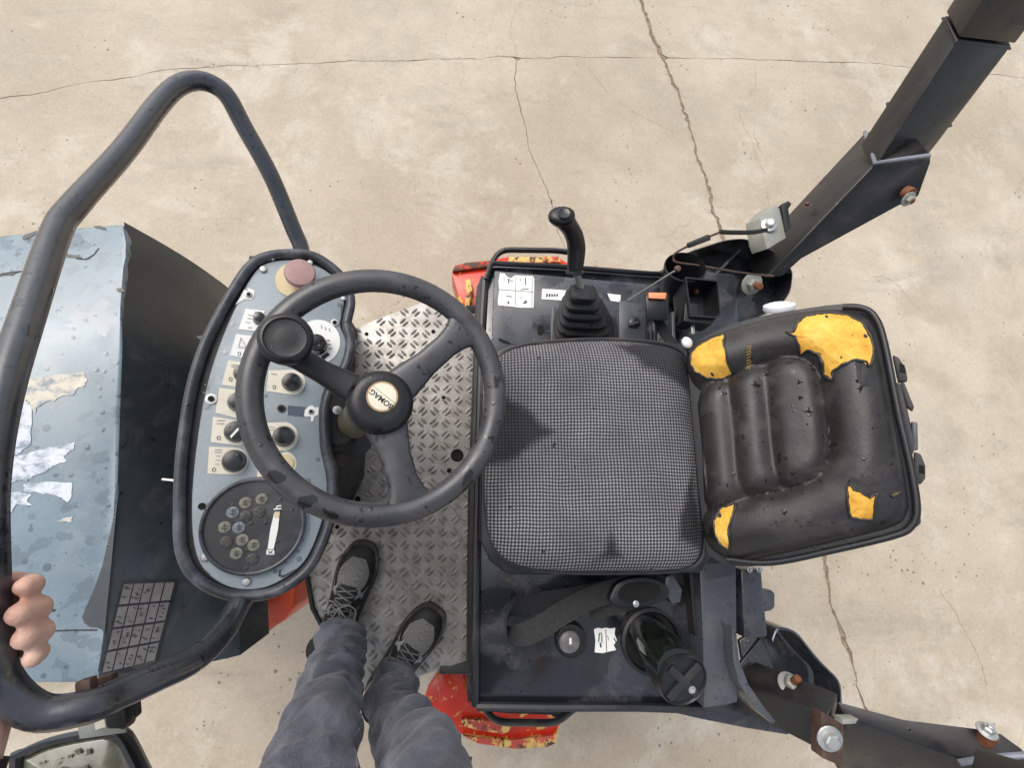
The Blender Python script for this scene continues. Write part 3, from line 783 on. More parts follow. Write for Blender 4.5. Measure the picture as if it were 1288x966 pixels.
# ---- red rear drum frame
rz = -.28
def slabp(pts, z, t, m): return (prism(PX(pts, z), (0, 0, -t)), m)
redf = build('drum_frame', [slabp([(530, 893), (538, 868), (551, 848), (600, 846), (720, 880), (716, 900), (702, 916), (697, 932), (680, 940), (650, 942), (600, 934), (560, 915), (536, 906)], rz-.05, .05, red_m)], roller, bevel=.006, label='red drum frame with chipped yellow primer')
build('drum_frame_arm', [slabp([(552, 846), (578, 845), (590, 880), (588, 892), (570, 905), (552, 896)], rz+.06, .10, red_m)], roller, bevel=.005)
build('bumper_strip', [slabp([(580, 907), (584, 905), (640, 910), (643, 914), (640, 921), (632, 924), (600, 919), (582, 914)], rz-.03, .02, redpink_m)], redf, bevel=.002)
build('bumper_strip', [slabp([(582, 926), (640, 932), (696, 926), (703, 918), (700, 935), (690, 940), (650, 943), (600, 936)], rz-.035, .04, redpink_m)], redf, bevel=.002)
redt = build('drum_frame', [slabp([(568, 345), (572, 337), (585, 333), (640, 322), (705, 324), (722, 336), (722, 400), (585, 386), (577, 378)], rz+.1, .10, red_m)], roller, bevel=.006, label='red drum frame with chipped yellow primer behind the seat base')
build('bumper_strip', [slabp([(569, 341), (572, 334), (586, 330), (622, 327), (622, 334), (590, 338)], rz+.115, .05, chipped('chipped yellow bumper', (.72, .43, .07), (.55, .05, .02), .55))], redt, bevel=.002)
build('bumper_strip', [slabp([(640, 323), (703, 322), (706, 329), (640, 331)], rz+.115, .05, redpink_m)], redt, bevel=.002)
build('drum_frame_rib', [slabp([(585, 352), (592, 350), (594, 366), (590, 386), (584, 388), (586, 366)], rz+.13, .05, redpink_m)], redt, bevel=.002)

# ---- seat base deck
deck = build('seat_base', [(prism(PX([(612, 350), (618, 331), (816, 343), (880, 340), (925, 345), (930, 420), (925, 712), (925, 885), (890, 895), (600, 889), (598, 720), (604, 400)], DZ), (0, 0, -.36)), deck_m)], roller, bevel=.004)
dk = (P(740, 600, DZ), Vector((0, 0, 1)))
# raised lips
build('deck_lip', [(tube(fillet(PX([(611, 352), (618, 331), (700, 335), (816, 344), (845, 345)], DZ+.012), .012), .0085, 8, flat=.7), black_m)], deck)
build('deck_lip', [(tube(PX([(610, 352), (606, 420), (602, 560), (599, 720), (598, 888)], DZ+.006), .008, 8), black_m)], deck)
build('deck_lip', [(tube(PX([(599, 889), (700, 890), (800, 890), (885, 893)], DZ+.008), .0085, 8), black_m)], deck)
# side frame strip by the floor
build('side_frame', [(prism(PX([(600, 360), (606, 345), (612, 352), (604, 640), (600, 884), (588, 884), (590, 640)], .17), (0, 0, -.19)), dark_m)], roller, bevel=.003)
# loops for lashing
build('grab_loop', [(tube(fillet(PX([(611, 380), (614, 340), (628, 314), (700, 315), (722, 318), (732, 332)], DZ-.01), .03), .0085, 10, flat=.8), black_m)], roller)
build('grab_loop', [(tube(fillet(PX([(590, 850), (600, 880), (622, 909), (700, 910), (722, 892)], DZ-.04), .03), .0085, 10, flat=.8), black_m)], roller)
build('loop_plate', [slabp([(600, 885), (725, 890), (714, 903), (704, 908), (694, 900), (640, 898), (622, 896), (612, 900)], DZ-.045, .006, black_m)], roller, bevel=.001)

# instrument panel behind the lever
ip = build('side_panel', [slabp([(622, 340), (812, 357), (818, 362), (812, 432), (760, 430), (640, 434), (618, 446)], DZ+.012, .02, plate_m)], deck, bevel=.003)
ipl = off(dk, .012)
st = build('warning_sticker', [(sheet([(629, 343), (635, 344), (637, 347), (642, 350), (648, 346), (670, 347), (672, 350), (672, 364), (671, 387), (655, 387), (640, 385), (627, 384), (626, 378), (628, 365), (627, 354)], ipl, .001), white_m)], ip)
def line(a, b, w, pl, lift=.0016):
    dx, dy = b[0]-a[0], b[1]-a[1]; L = math.hypot(dx, dy) or 1; nx, ny = -dy/L*w/2, dx/L*w/2
    return sheet([(a[0]+nx, a[1]+ny), (b[0]+nx, b[1]+ny), (b[0]-nx, b[1]-ny), (a[0]-nx, a[1]-ny)], pl, .0003, lift)
mk = [line((649, 347), (648, 384), .5, ipl), line((628, 364), (671, 367), .5, ipl), line((669.5, 349), (669, 386), .6, ipl), line((661, 349), (661, 358), 1.2, ipl), line((639, 350), (640, 356), 1.3, ipl), line((640, 351), (645, 354), .9, ipl),
      line((634, 348), (634, 354), .6, ipl), line((655, 350), (655, 354), .6, ipl), line((655, 364), (665, 363), .9, ipl), line((637, 372), (644, 373), .9, ipl), line((639, 379), (640, 382), 2, ipl), line((658, 381), (663, 380), 1.8, ipl), line((660, 379), (662, 378), 1.6, ipl), line((653, 374), (658, 374), .5, ipl)]
build('sticker_print', [(join_shapes(mk), ink_m)], st) if False else build('sticker_print', [(join_shapes(mk), ink_m)], ip, kind='stuff')
def ip_text(s, px, py, h, pl, ang=0, m=ink_m, parent=None, bold=True, lift=.0015, name='lettering'):
    c = P(px, py, off(pl, lift)); k = m_per_px(c)
    a = P(px+math.cos(R(ang))*10, py-math.sin(R(ang))*10, off(pl, lift))-c
    b = P(px-math.sin(R(ang))*10, py-math.cos(R(ang))*10, off(pl, lift))-c
    return build(name, [(textshape(s, c, h*k*1.35, a, b, .0002, bold), m)], parent)
build('strip_sticker', [(sheet([(682, 363), (712, 365), (711, 378), (681, 376)], ipl, .001), white_m)], ip)
mk = [line((687+i*3.2, 371), (689+i*3.2, 371.3), 4 if i < 2 else 3, ipl) for i in range(5)]
build('sticker_print', [(join_shapes(mk), ink_m)], ip, kind='stuff')
build('strip_sticker', [(sheet([(764, 369), (781, 371), (780, 380), (768, 378)], ipl, .001), white_m)], ip)
v = build('slotted_plate', [(sheet([(670, 396), (691, 396), (691, 430), (669, 430)], ipl, .002), deck_m)], ip)
build('slot', [(sheet([(680+4*math.cos(t*.523), 415+7*math.sin(t*.523)) for t in range(12)], ipl, .0006, .0028), hole_m)], ip)
build('slot', [(sheet([(628, 425), (640, 430), (643, 433), (633, 431), (627, 428)], ipl, .0006, .002), hole_m)], ip)
build('relief_strip', [slabp([(694, 385), (699, 385), (699, 430), (693, 430)], DZ+.02, .01, plate_m)], ip, bevel=.001)
k = m_per_px(P(797, 407, DZ))
kb = build('turn_lock', [(lathe(P(797, 407, DZ+.012), (0, 0, 1), [(8*k, 0), (8*k, .004), (7*k, .008), (4*k, .010)], 20), black_m), (box(P(797, 407, DZ+.024), Vector((.9, .3, 0)).normalized(), Vector((-.3, .9, 0)).normalized(), Vector((0, 0, 1)), 13*k, 3*k, .006), plate_m)], ip, angle=30)
build('slotted_plate', [(sheet([(788, 416), (800, 418), (798, 428), (786, 426)], ipl, .0015), dark_m)], ip)
build('raised_plate', [slabp([(779, 378), (812, 382), (812, 434), (779, 432)], DZ+.018, .008, plate_m)], ip, bevel=.001)

# ---- shift lever with bellows
lever = bpy.data.objects.new('drive_lever', None); COL.objects.link(lever); lever.parent = roller; lever.location = Vector((0, 0, 0))-roller.location
def sup(c, rx, ry, n=28, e=.45):
    out = []
    for k in range(n):
        t = 2*math.pi*k/n; a, b = math.cos(t), math.sin(t)
        out.append(Vector(c)+Vector((math.copysign(abs(a)**e, a)*rx, math.copysign(abs(b)**e, b)*ry, 0)))
    return out
rings = []
base, topc = P(735, 420, DZ+.012), P(732, 371, .475)
tiers = 6
for t in range(tiers):
    f = t/tiers; f2 = (t+1)/tiers
    w = .074*(1-f)**.85+.026*f; w2 = .074*(1-f2)**.85+.026*f2
    c = base.lerp(topc, f); c2 = base.lerp(topc, f2)
    h = (c2-c).z
    rings += [sup(c, w*1.0, w*.62), sup(c+(c2-c)*.22, w*1.03, w*.64), sup(c+(c2-c)*.40, w*1.0, w*.62), sup(c+(c2-c)*.50, w2*.90, w2*.55), sup(c+(c2-c)*.9, w2*.86, w2*.52)]
rings += [sup(topc, .0285, .019), sup(topc+Vector((0, 0, .012)), .029, .019), sup(topc+Vector((0, 0, .017)), .025, .016), sup(topc+Vector((0, 0, .018)), .008, .008)]
build('bellows', [(loftrings(rings), rubber_m)], lever, angle=50)
build('bellows_collar', [(loftrings([sup(base, .080, .054), sup(base+Vector((0, 0, .006)), .080, .054), sup(base+Vector((0, 0, .008)), .076, .050)]), rubber_m)], lever, angle=50)
s0, s1 = P(732, 366, .48), P(722, 334, .53)
build('lever_shaft', [(tube([s0, s1], .0075, 14), greyzinc_m)], lever)
gp = smooth_open([P(723, 343, .525), P(724, 330, .54), P(725, 312, .56), P(722, 296, .585), P(714, 282, .61), P(707, 273, .63)], 6)
m_ = len(gp); prof = lambda t: .0145+.0035*math.sin(t*math.pi*1.1)+(.004 if t < .06 else 0)+(.0035*math.exp(-((t-.9)/.12)**2))
sh = tube(gp, prof, 20)
tipc = gp[-1]; ta = (gp[-1]-gp[-3]).normalized()
grip = build('grip', [(sh, hub_m)], lever, angle=60)
rings = []
gx, gy, gzz = frame((Vector((-.05, .12, 1))), Vector((1, .15, 0)))
for rr_, h in ((.016, -.012), (.021, -.004), (.0225, .004), (.021, .009), (.012, .0115)):
    rings.append([P(706, 273, .632)+gx*math.cos(2*math.pi*q/24)*rr_*1.12+gy*math.sin(2*math.pi*q/24)*rr_*.8+gzz*h for q in range(24)])
build('grip_head', [(loftrings(rings), hub_m)], lever, angle=60)
build('grip_button', [(lathe(P(709, 270, .642), gzz, [(.0115, 0), (.0118, .004), (.0105, .0055), (.009, .0048)], 20), knobtop_m)], lever, angle=40)

# ---- rod, buckle, cup, rear bracket area
build('dip_rod', [(tube([P(790, 378, DZ+.015), P(815, 362, .40), P(848, 341, .49)], .0022, 8), greyzinc_m), (lathe(P(852, 338, .49), (0, 0, 1), [(.001, -.008), (.0065, -.004), (.0075, 0), (.0065, .004), (.001, .008)], 14), brownrust_m)], roller)
bk = build('belt_buckle', [(loftrings([PX(q_, z) for q_, z in (([(812, 372), (841, 372), (840, 403), (814, 403)], .40), ([(811, 369), (842, 369), (841, 404), (813, 403)], .47), ([(812, 370), (841, 370), (840, 386), (813, 385)], .478))]), hub_m)], roller, bevel=.004)
build('release_button', [(loftrings([PX(q_, z) for q_, z in (([(815, 367.5), (839, 368), (838, 377), (815, 376)], .475), ([(816, 368.5), (838, 369), (837, 376), (816, 375)], .486))]), orangeplas_m)], bk, bevel=.002)
build('buckle_stem', [(tube(PX([(826, 388), (828, 402), (836, 420), (848, 436)], .42), .0125, 8, flat=.35, hint=Vector((0, 0, 1))), webbing_m)], bk)
cc = P(852, 362, .36)
ch = []
for rr_, h in ((.030, -.03), (.044, .0), (.048, .07), (.046, .072), (.040, .0), (.026, -.028)): ch.append((rr_, h))
build('holder_cup', [(lathe(cc, (-.15, .35, 1), ch, 32), hub_m)], roller, angle=40)
def open_box(px, z, depth, wall, m, name, parent=roller):
    """an open topped box: walls of real thickness"""
    top = PX(px, z); c = sum(top, Vector())/len(top); n = len(top)
    inner = [p+(c-p).normalized()*wall*1.6 for p in top]
    V = top+inner+[p+Vector((0, 0, -depth)) for p in top]+[p+Vector((0, 0, -depth+wall)) for p in inner]
    Fc = []
    for i in range(n):
        j = (i+1) % n
        Fc += [[i, j, n+j, n+i], [i, 2*n+i, 2*n+j, j], [n+i, n+j, 3*n+j, 3*n+i]]
    Fc += [list(range(2*n, 3*n))[::-1], list(range(3*n, 4*n))]
    return build(name, [((V, Fc), m)], parent)
open_box([(862, 348), (903, 352), (907, 396), (902, 400), (868, 398)], .45, .07, .003, hub_m, 'document_box')
build('bracket_plate', [slabp([(862, 380), (878, 382), (878, 399), (900, 402), (896, 408), (860, 404)], .44, .05, hub_m)], roller, bevel=.002)
bolt(P(876, 366, .40), (-.3, -.3, 1), .0035, 0, roller, rust_m)
build('upright_plate', [slabp([(826, 402), (858, 410), (860, 445), (826, 440)], DZ+.03, .03, deck_m)], roller, bevel=.002)
build('upright_plate', [slabp([(845, 392), (849, 392), (850, 442), (846, 442)], DZ+.07, .07, plate_m)], roller, bevel=.001)
build('upright_plate', [slabp([(869, 400), (874, 400), (874, 420), (870, 420)], DZ+.09, .07, zinc_m)], roller, bevel=.001)
# rear wing with folded flange that carries the upper post
wing_px = [(818, 346), (860, 325), (905, 311), (930, 307), (962, 322), (988, 345), (985, 372), (974, 388), (950, 402), (926, 412), (905, 420), (850, 420), (830, 400)]
build('post_bracket', [slabp(wing_px, DZ-.07, .012, deck_m)], roller, bevel=.003)
fl_ = fillet(PX([(840, 334), (862, 322), (905, 308), (930, 306), (963, 321), (989, 345), (986, 372), (972, 392), (945, 404)], DZ-.03), .02)
t_ = loftrings([[p+Vector((0, 0, -.045)), p+Vector((0, 0, .028)), p+Vector((0, 0, .030))+(P(900, 370, DZ)-p).normalized()*.004, p+(P(900, 370, DZ)-p).normalized()*.005+Vector((0, 0, -.045))] for p in fl_])
build('bracket_flange', [(t_, deck_m)], roller)
build('bracket_rib', [(beam(P(882, 362, .30), P(925, 320, .30), .006, .05, .006, .05, 0), deck_m)], roller)

# ---- seat
ZS = .565
cush = smooth_closed([(620, 470), (628, 449), (648, 437), (690, 430), (760, 427), (825, 431), (856, 441), (868, 462), (876, 520), (883, 600), (886, 680), (878, 708), (850, 718), (790, 720), (720, 720), (665, 715), (632, 700), (616, 670), (611, 620), (613, 560), (616, 510)], 5)
def cushf(px, py, s):
    if s < 0: return P(px, py, ZS-.03)+Vector((0, 0, s))
    z = ZS - .034*max(0, s)**7 + .006*(1-s*s) - .012*math.exp(-(((px-740)/80)**2+((py-575)/90)**2))*1.0
    p = P(px, py, ZS-.012); p.z = z; return p
seat = bpy.data.objects.new('seat', None); COL.objects.link(seat); seat.parent = roller; seat.location = Vector((0, 0, 0))-roller.location
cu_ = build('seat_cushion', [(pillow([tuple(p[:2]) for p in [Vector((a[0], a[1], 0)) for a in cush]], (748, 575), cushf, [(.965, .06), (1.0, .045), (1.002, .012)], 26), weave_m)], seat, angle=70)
build('seat_pan', [slabp([(606, 470), (614, 446), (640, 432), (860, 432), (884, 444), (893, 560), (896, 700), (884, 722), (640, 724), (616, 706), (604, 680)], .44, .05, black_m)], seat, bevel=.008)
build('seat_riser', [slabp([(625, 455), (875, 455), (885, 705), (630, 705)], .40, .08, dark_m)], seat, bevel=.004)
build('cushion_piping', [(tube([P(a[0], a[1], ZS-.055) for a in cush], .0045, 8, closed=True), rubber_m)], seat)
# backrest
b0, b1 = P(878, 560, .565), P(1125, 560, .755)
bd = (b1-b0); bn = Vector((-bd.z, 0, bd.x)).normalized(); bpl = (b0, bn)
def dpoly(x, y, pl_):
    best = 1e9
    for (ax, ay), (bx_, by_) in zip(pl_, pl_[1:]):
        dx, dy = bx_-ax, by_-ay; t = max(0, min(1, ((x-ax)*dx+(y-ay)*dy)/(dx*dx+dy*dy)))
        best = min(best, math.hypot(x-ax-dx*t, y-ay-dy*t))
    return best
def so2(pts, k=5): return [(p[0], p[1]) for p in smooth_open([Vector((a, b, 0)) for a, b in pts], k)]
gr1 = so2([(914, 480), (921, 540), (926, 600), (936, 622)]); gr2 = so2([(961, 460), (966, 520), (972, 580), (980, 611)])
gr3 = so2([(872, 492), (900, 477), (930, 466), (960, 453), (1000, 448), (1026, 466), (1037, 510), (1041, 566), (1028, 598), (990, 613), (935, 625), (890, 642)])
bout = [(862, 460), (864, 438), (885, 424), (940, 406), (1000, 392), (1050, 386), (1082, 389), (1100, 405), (1110, 440), (1128, 540), (1143, 620), (1142, 648), (1124, 664), (1060, 680), (980, 698), (930, 706), (906, 700), (888, 684), (881, 660), (883, 620), (880, 560), (873, 500)]
bout_s = [(p[0], p[1]) for p in smooth_closed([Vector((a, b, 0)) for a, b in bout], 7)]
bc = (1000, 545)
lumb = gr3+[(880, 560)]
def edge_s(px, py):
    """0 at the middle, 1 on the outline, along the ray from the centre"""
    a = math.atan2(py-bc[1], px-bc[0]); r = math.hypot(px-bc[0], py-bc[1]); best = None
    n = len(bout_s)
    for i in range(n):
        x1, y1 = bout_s[i-1][0]-bc[0], bout_s[i-1][1]-bc[1]; x2, y2 = bout_s[i][0]-bc[0], bout_s[i][1]-bc[1]
        dx, dy = math.cos(a), math.sin(a); ex, ey = x2-x1, y2-y1; den = dx*ey-dy*ex
        if abs(den) < 1e-9: continue
        t = (x1*ey-y1*ex)/den; u = (x1*dy-y1*dx)/den
        if t > 0 and -1e-6 <= u <= 1+1e-6: best = t if best is None else max(best, t)
    return r/best if best else 0
def bheight(px, py, s):
    h = .0
    h -= .0150*math.exp(-abs(dpoly(px, py, gr1)/12)**1.6)
    h -= .0150*math.exp(-abs(dpoly(px, py, gr2)/12)**1.6)
    h -= .0150*math.exp(-abs(dpoly(px, py, gr3)/11)**1.7)
    if inside((px, py), lumb): h += .008
    else: h += .014*math.exp(-((dpoly(px, py, gr3)-45)/38)**2)
    h -= .030*max(0, s)**9
    h += .0010*noise.noise(Vector((px*.03, py*.03, 0)))
    return h
def backf(px, py, s):
    if s < 0: return P(px, py, off(bpl, -.028))+bn*s
    p = P(px, py, bpl); return p+bn*bheight(px, py, s)
bk_ = build('backrest_cushion', [(pillow(bout_s, bc, backf, [(.95, .05), (.99, .03), (1.0, .008)], 70), vinyl_m)], seat, angle=75)
def on_back(px, py, lift): return P(px, py, bpl)+bn*(bheight(px, py, edge_s(px, py))+lift)
def patch(outline, m, name, parent, lift=.0012, edge=True, seed=0, bulge=.0008, rings=7):
    rnd = random.Random(seed); ol = []
    for a, b in zip(outline, outline[1:]+outline[:1]):
        L = math.hypot(b[0]-a[0], b[1]-a[1]); k = max(1, int(L/3.2))
        for s in range(k):
            t = s/k; j = 0 if s == 0 else .8
            ol.append((a[0]+(b[0]-a[0])*t+rnd.uniform(-j, j), a[1]+(b[1]-a[1])*t+rnd.uniform(-j, j)))
    cx = sum(p[0] for p in ol)/len(ol); cy = sum(p[1] for p in ol)/len(ol)
    V = []; n = len(ol); Fc = []
    for r in range(rings):
        s = 1-r/rings
        for x, y in ol:
            px, py = cx+(x-cx)*s, cy+(y-cy)*s
            V.append(on_back(px, py, lift+(bulge*(1-s**3))+.0030*noise.noise(Vector((px*.11, py*.11, seed)))*(1 if r else 0)))
    V.append(on_back(cx, cy, lift+bulge)); c = len(V)-1
    for r in range(rings-1):
        for i in range(n):
            j = (i+1) % n; Fc.append([r*n+i, r*n+j, (r+1)*n+j, (r+1)*n+i])
    Fc += [[(rings-1)*n+i, (rings-1)*n+(i+1) % n, c] for i in range(n)]
    o = build(name, [((V, Fc), m)], parent, angle=70)
    if edge:
        pts = [on_back(x, y, lift+.0006) for x, y in ol]
        build('torn_edge', [(tube(pts, (lambda t: .0016+.0030*abs(noise.noise(Vector((t*30, seed, 0))))), 6, closed=True), vinyl_m)], parent, angle=80)
    return o
fA = [(999, 419), (1003, 406), (1014, 396), (1036, 391), (1065, 393), (1084, 403), (1095, 421), (1099, 439), (1096, 459), (1092, 462), (1090, 456), (1075, 455), (1061, 461), (1048, 468), (1047, 479), (1041, 475), (1036, 471), (1036, 459), (1028, 446), (1017, 441), (1005, 446), (1005, 435), (1001, 424), (990, 419)]
fB = [(867, 455), (868, 444), (876, 434), (894, 423), (910, 418), (911, 435), (914, 442), (916, 457), (920, 468), (905, 475), (888, 475), (873, 467)]
fC = [(905, 639), (924, 634), (923, 649), (918, 664), (919, 678), (917, 693), (905, 684), (899, 671), (897, 656)]
fD = [(1066, 613), (1069, 606), (1074, 616), (1086, 620), (1094, 627), (1103, 620), (1101, 634), (1099, 653), (1083, 654), (1070, 651), (1066, 631)]
fE = [(1121, 624), (1131, 617), (1130, 622), (1123, 626)]
for i, q_ in enumerate((fA, fB, fC, fD, fE)): patch(q_, foam_m, 'exposed_foam', seat, seed=i, rings=7 if i < 4 else 2)
bare_m = paint('dark bared backing', (.022, .021, .022), .7, 0, .2, 30)
patch([(1076, 457), (1090, 458), (1094, 466), (1101, 476), (1098, 486), (1088, 488), (1080, 482), (1078, 470)], bare_m, 'bared_backing', seat, lift=.0009, edge=False, seed=9, bulge=0, rings=4)
patch([(1066, 606), (1072, 600), (1078, 610), (1084, 596), (1088, 614), (1096, 608), (1108, 604), (1134, 602), (1139, 612), (1137, 628), (1118, 636), (1104, 634), (1100, 622), (1090, 624), (1076, 616)], bare_m, 'bared_backing', seat, lift=.0007, edge=False, seed=10, bulge=0, rings=5)
patch([(1020, 441), (1034, 446), (1040, 462), (1032, 470), (1022, 462), (1014, 452)], bare_m, 'bared_backing', seat, lift=.0007, edge=False, seed=11, bulge=0, rings=4)
# small star tears and nicks
tr = []; rnd = random.Random(12)
for cx, cy, r, n_ in ((951, 484, 7, 6), (962, 470, 6, 5), (1006, 482, 5, 4), (1006, 500, 6, 5), (1018, 518, 6, 5), (1083, 490, 6, 6), (945, 450, 5, 4), (927, 555, 4, 2), (998, 596, 4, 4), (964, 604, 4, 3), (988, 645, 6, 3), (1078, 480, 4, 3), (915, 610, 3, 3), (1098, 540, 2.5, 2), (1122, 583, 4, 3), (912, 494, 3, 3), (970, 628, 4, 3), (1016, 534, 2, 3), (904, 488, 3, 2)):
    for k in range(n_):
        a = rnd.uniform(0, 6.28); L = r*rnd.uniform(.6, 1.2); b = a+rnd.uniform(-.5, .5)
        p0 = (cx, cy); p1 = (cx+math.cos(a)*L*.5, cy+math.sin(a)*L*.5); p2 = (p1[0]+math.cos(b)*L*.5, p1[1]+math.sin(b)*L*.5)
        w = rnd.uniform(.0012, .0021); tr.append(tube([on_back(x, y, .0002) for x, y in (p0, p1, p2)], lambda t, w=w: w*(1.1-t), 5))
build('vinyl_tears', [(join_shapes(tr), hole_m)], seat, kind='stuff', angle=80)
tr = []
for k in range(9):
    x, y = 939+rnd.uniform(-1.5, 1.5)+k*.4, 463-k*3.2; tr.append(tube([on_back(x-2, y, .0006), on_back(x+2, y-2, .0012), on_back(x+3, y+1, .0006)], .0004, 4))
build('loose_threads', [(join_shapes(tr), gold_m)], seat, kind='stuff')
# shell and rolled rim
shell_px = [(866, 470), (868, 436), (940, 402), (1060, 382), (1094, 390), (1112, 420), (1140, 560), (1156, 640), (1148, 666), (1060, 692), (960, 712), (900, 704), (884, 660)]
build('backrest_shell', [(loftrings([[P(x, y, off(bpl, -.030)) for x, y in [(p[0], p[1]) for p in smooth_closed([Vector((a, b, 0)) for a, b in shell_px], 5)]],
                                    [P(x, y, off(bpl, -.040))-bn*.03+(P(1000, 545, bpl)-P(x, y, bpl)).normalized()*.02 for x, y in [(p[0], p[1]) for p in smooth_closed([Vector((a, b, 0)) for a, b in shell_px], 5)]]]), hub_m)], seat, angle=50)
rimp = [P(x, y, off(bpl, -.016)) for x, y in so2([(1060, 386), (1086, 388), (1101, 400), (1112, 430), (1130, 520), (1146, 590), (1153, 640), (1146, 662), (1124, 674), (1050, 692), (970, 708), (915, 704)], 6)]
build('shell_rim', [(tube(rimp, .0052, 12), hub_m)], seat)
def latch(px, z):
    return loftrings([PX(px, z), [p+Vector((.0, 0, -.02)) for p in PX(px, z)]])
bz = lambda x: 0
bpl2 = off(bpl, -.045)
def lp(px, t=.012): 
    top = [P(x, y, bpl2) for x, y in px]; return prism(top, -bn*t)
for q_ in ([(1123, 446), (1130, 449), (1139, 462), (1142, 478), (1130, 480)], [(1150, 568), (1158, 571), (1164, 585), (1164, 602), (1158, 610), (1150, 606)]):
    l_ = build('hinge_lug', [(lp(q_, .02), rubber_m)], seat, bevel=.002)
    cx = sum(a for a, b in q_)/len(q_)+2; cy = sum(b for a, b in q_)/len(q_)
    build('hinge_slot', [(prism([P(x, y, off(bpl2, .0015)) for x, y in ((cx-3, cy-6), (cx+3, cy-4), (cx+4, cy+6), (cx-3, cy+4))], -bn*.002), hole_m)], seat)
for q_ in ([(1132, 482), (1137, 480), (1150, 512), (1148, 517), (1140, 512)], [(1146, 530), (1154, 531), (1155, 566), (1148, 566)], [(1126, 480), (1134, 484), (1152, 560), (1148, 572), (1142, 560)]):
    build('hinge_strip', [(lp(q_, .012), trim_m if q_[0][0] == 1146 else rubber_m)], seat, bevel=.002)
kc = P(980, 386, .63)
build('recline_knob', [(lathe(kc, (-.25, .9, .52), [(.010, -.022), (.010, -.006), (.026, -.006), (.0275, -.002), (.0265, .004), (.020, .006), (.018, .004)], 28), whiteplas_m)], seat, angle=35)
build('seat_tip', [(lathe(P(864, 431, .565), (.2, .1, 1), [(.002, -.006), (.011, -.003), (.012, .002), (.008, .006), (.002, .0075)], 9), whiteplas_m), (lathe(P(872, 440, .555), (.3, .1, 1), [(.004, -.01), (.016, -.004), (.016, .003), (.006, .008)], 12), dark_m)], seat, angle=60)

# ---- lower deck: belt, cap, sticker, bottle
dz0 = DZ
belt = [P(x, y, z) for x, y, z in ((800, 738, .40), (760, 738, .40), (715, 742, .385), (670, 752, .37), (645, 766, .365), (640, 785, .362), (650, 800, .362), (672, 798, .37), (700, 778, .385), (735, 758, .40), (790, 742, .41))]
def ribbon(pts, w, t, m, name, twist=None, parent=None):
    pts = smooth_open(pts, 6); rings = []; n = len(pts)
    for i, p in enumerate(pts):
        d = (pts[min(i+1, n-1)]-pts[max(i-1, 0)]).normalized(); f = i/(n-1)
        s = Vector((0, 0, 1)); side = d.cross(s).normalized(); a = twist(f) if twist else 0
        u = side*math.cos(a)+s*math.sin(a); v_ = d.cross(u)
        rings.append([p+u*w/2+v_*t/2, p-u*w/2+v_*t/2, p-u*w/2-v_*t/2, p+u*w/2-v_*t/2])
    return build(name, [(loftrings(rings), m)], parent or roller, angle=50)
sb = bpy.data.objects.new('seat_belt', None); COL.objects.link(sb); sb.parent = roller; sb.location = Vector((0, 0, 0))-roller.location
ribbon([P(*q_) for q_ in ((770, 742, .36), (720, 752, .352), (676, 758, .352), (648, 768, .36), (637, 783, .372), (641, 797, .385), (657, 799, .40), (682, 788, .408), (710, 770, .412), (745, 752, .41), (800, 735, .41))], .042, .0022, webbing_m, 'belt_webbing', twist=lambda f: 0.35*math.sin(f*3.1)+ (1.15*math.exp(-((f-.42)/.13)**2)), parent=sb)
ribbon([P(*q_) for q_ in ((740, 765, .385), (775, 757, .40), (800, 748, .405), (825, 742, .41))], .046, .004, webbing_m, 'belt_webbing', parent=sb)
tg = [(770, 745), (780, 732), (805, 726), (828, 730), (842, 742), (838, 756), (815, 762), (785, 764), (768, 758)]
build('belt_retractor', [(prism([P(a[0], a[1], .43) for a in smooth_closed([Vector((x, y, 0)) for x, y in tg], 4)], (0, 0, -.03)), hub_m)], sb, bevel=.004)
build('retractor_mouth', [(prism([P(a[0], a[1], .4315) for a in smooth_closed([Vector((x, y, 0)) for x, y in [(778, 746), (788, 735), (812, 732), (830, 738), (826, 752), (800, 760), (782, 756)]], 4)], (0, 0, -.001)), hole_m)], sb)
bolt(P(800, 760, .435), (0, 0, 1), .0035, 0, sb)
build('fold_bracket', [slabp([(838, 726), (846, 722), (858, 742), (856, 758), (845, 760), (836, 742)], .40, .05, plate_m)], roller, bevel=.002)
k = m_per_px(P(716, 803, DZ))
cp = build('filler_cap', [(lathe(P(717, 804, DZ-.001), (.0, 0, 1), [(20*k, 0), (20*k, .010), (18.5*k, .013), (15*k, .014)], 36), hub_m), (lathe(P(715, 806, DZ+.012), (0, 0, 1), [(13*k, 0), (13*k, .010), (11.5*k, .012), (6*k, .0135)], 28), paint('dusty grey cap', (.16, .15, .15), .35, .2, .3, 60, dust=((.3, .28, .26), .5)))], deck, angle=35)
build('gauge_pointer', [(sheet([(716, 803), (719, 803), (719, 811), (716, 811)], off(dk, .026), .0008), white_m)], deck)
ss = build('hazard_sticker', [(sheet([(747, 792), (752, 790), (757, 791), (762, 790), (768, 791), (774, 790), (773, 798), (776, 806), (772, 812), (775, 818), (766, 820), (758, 822), (748, 821), (749, 806)], dk, .001), white_m)], deck)
build('sticker_print', [(join_shapes([line((754, 797), (753, 808), 1.4, dk), line((754, 797), (757, 797), 1.2, dk), line((757, 798), (757, 809), 1.2, dk), line((755, 809), (756, 815), 2.0, dk), line((762, 792), (763, 820), .9, dk), line((772, 803), (775, 808), 1.4, dk), line((764, 800), (766, 806), .6, dk)]), ink_m)], deck, kind='stuff')
hc = P(820, 806, DZ)
k = m_per_px(hc)
build('bottle_collar', [(lathe(P(818, 806, DZ-.002), (0, 0, 1), [(39*k, 0), (39*k, .010), (35*k, .012), (33*k, .002)], 40), hub_m)], roller, angle=35)
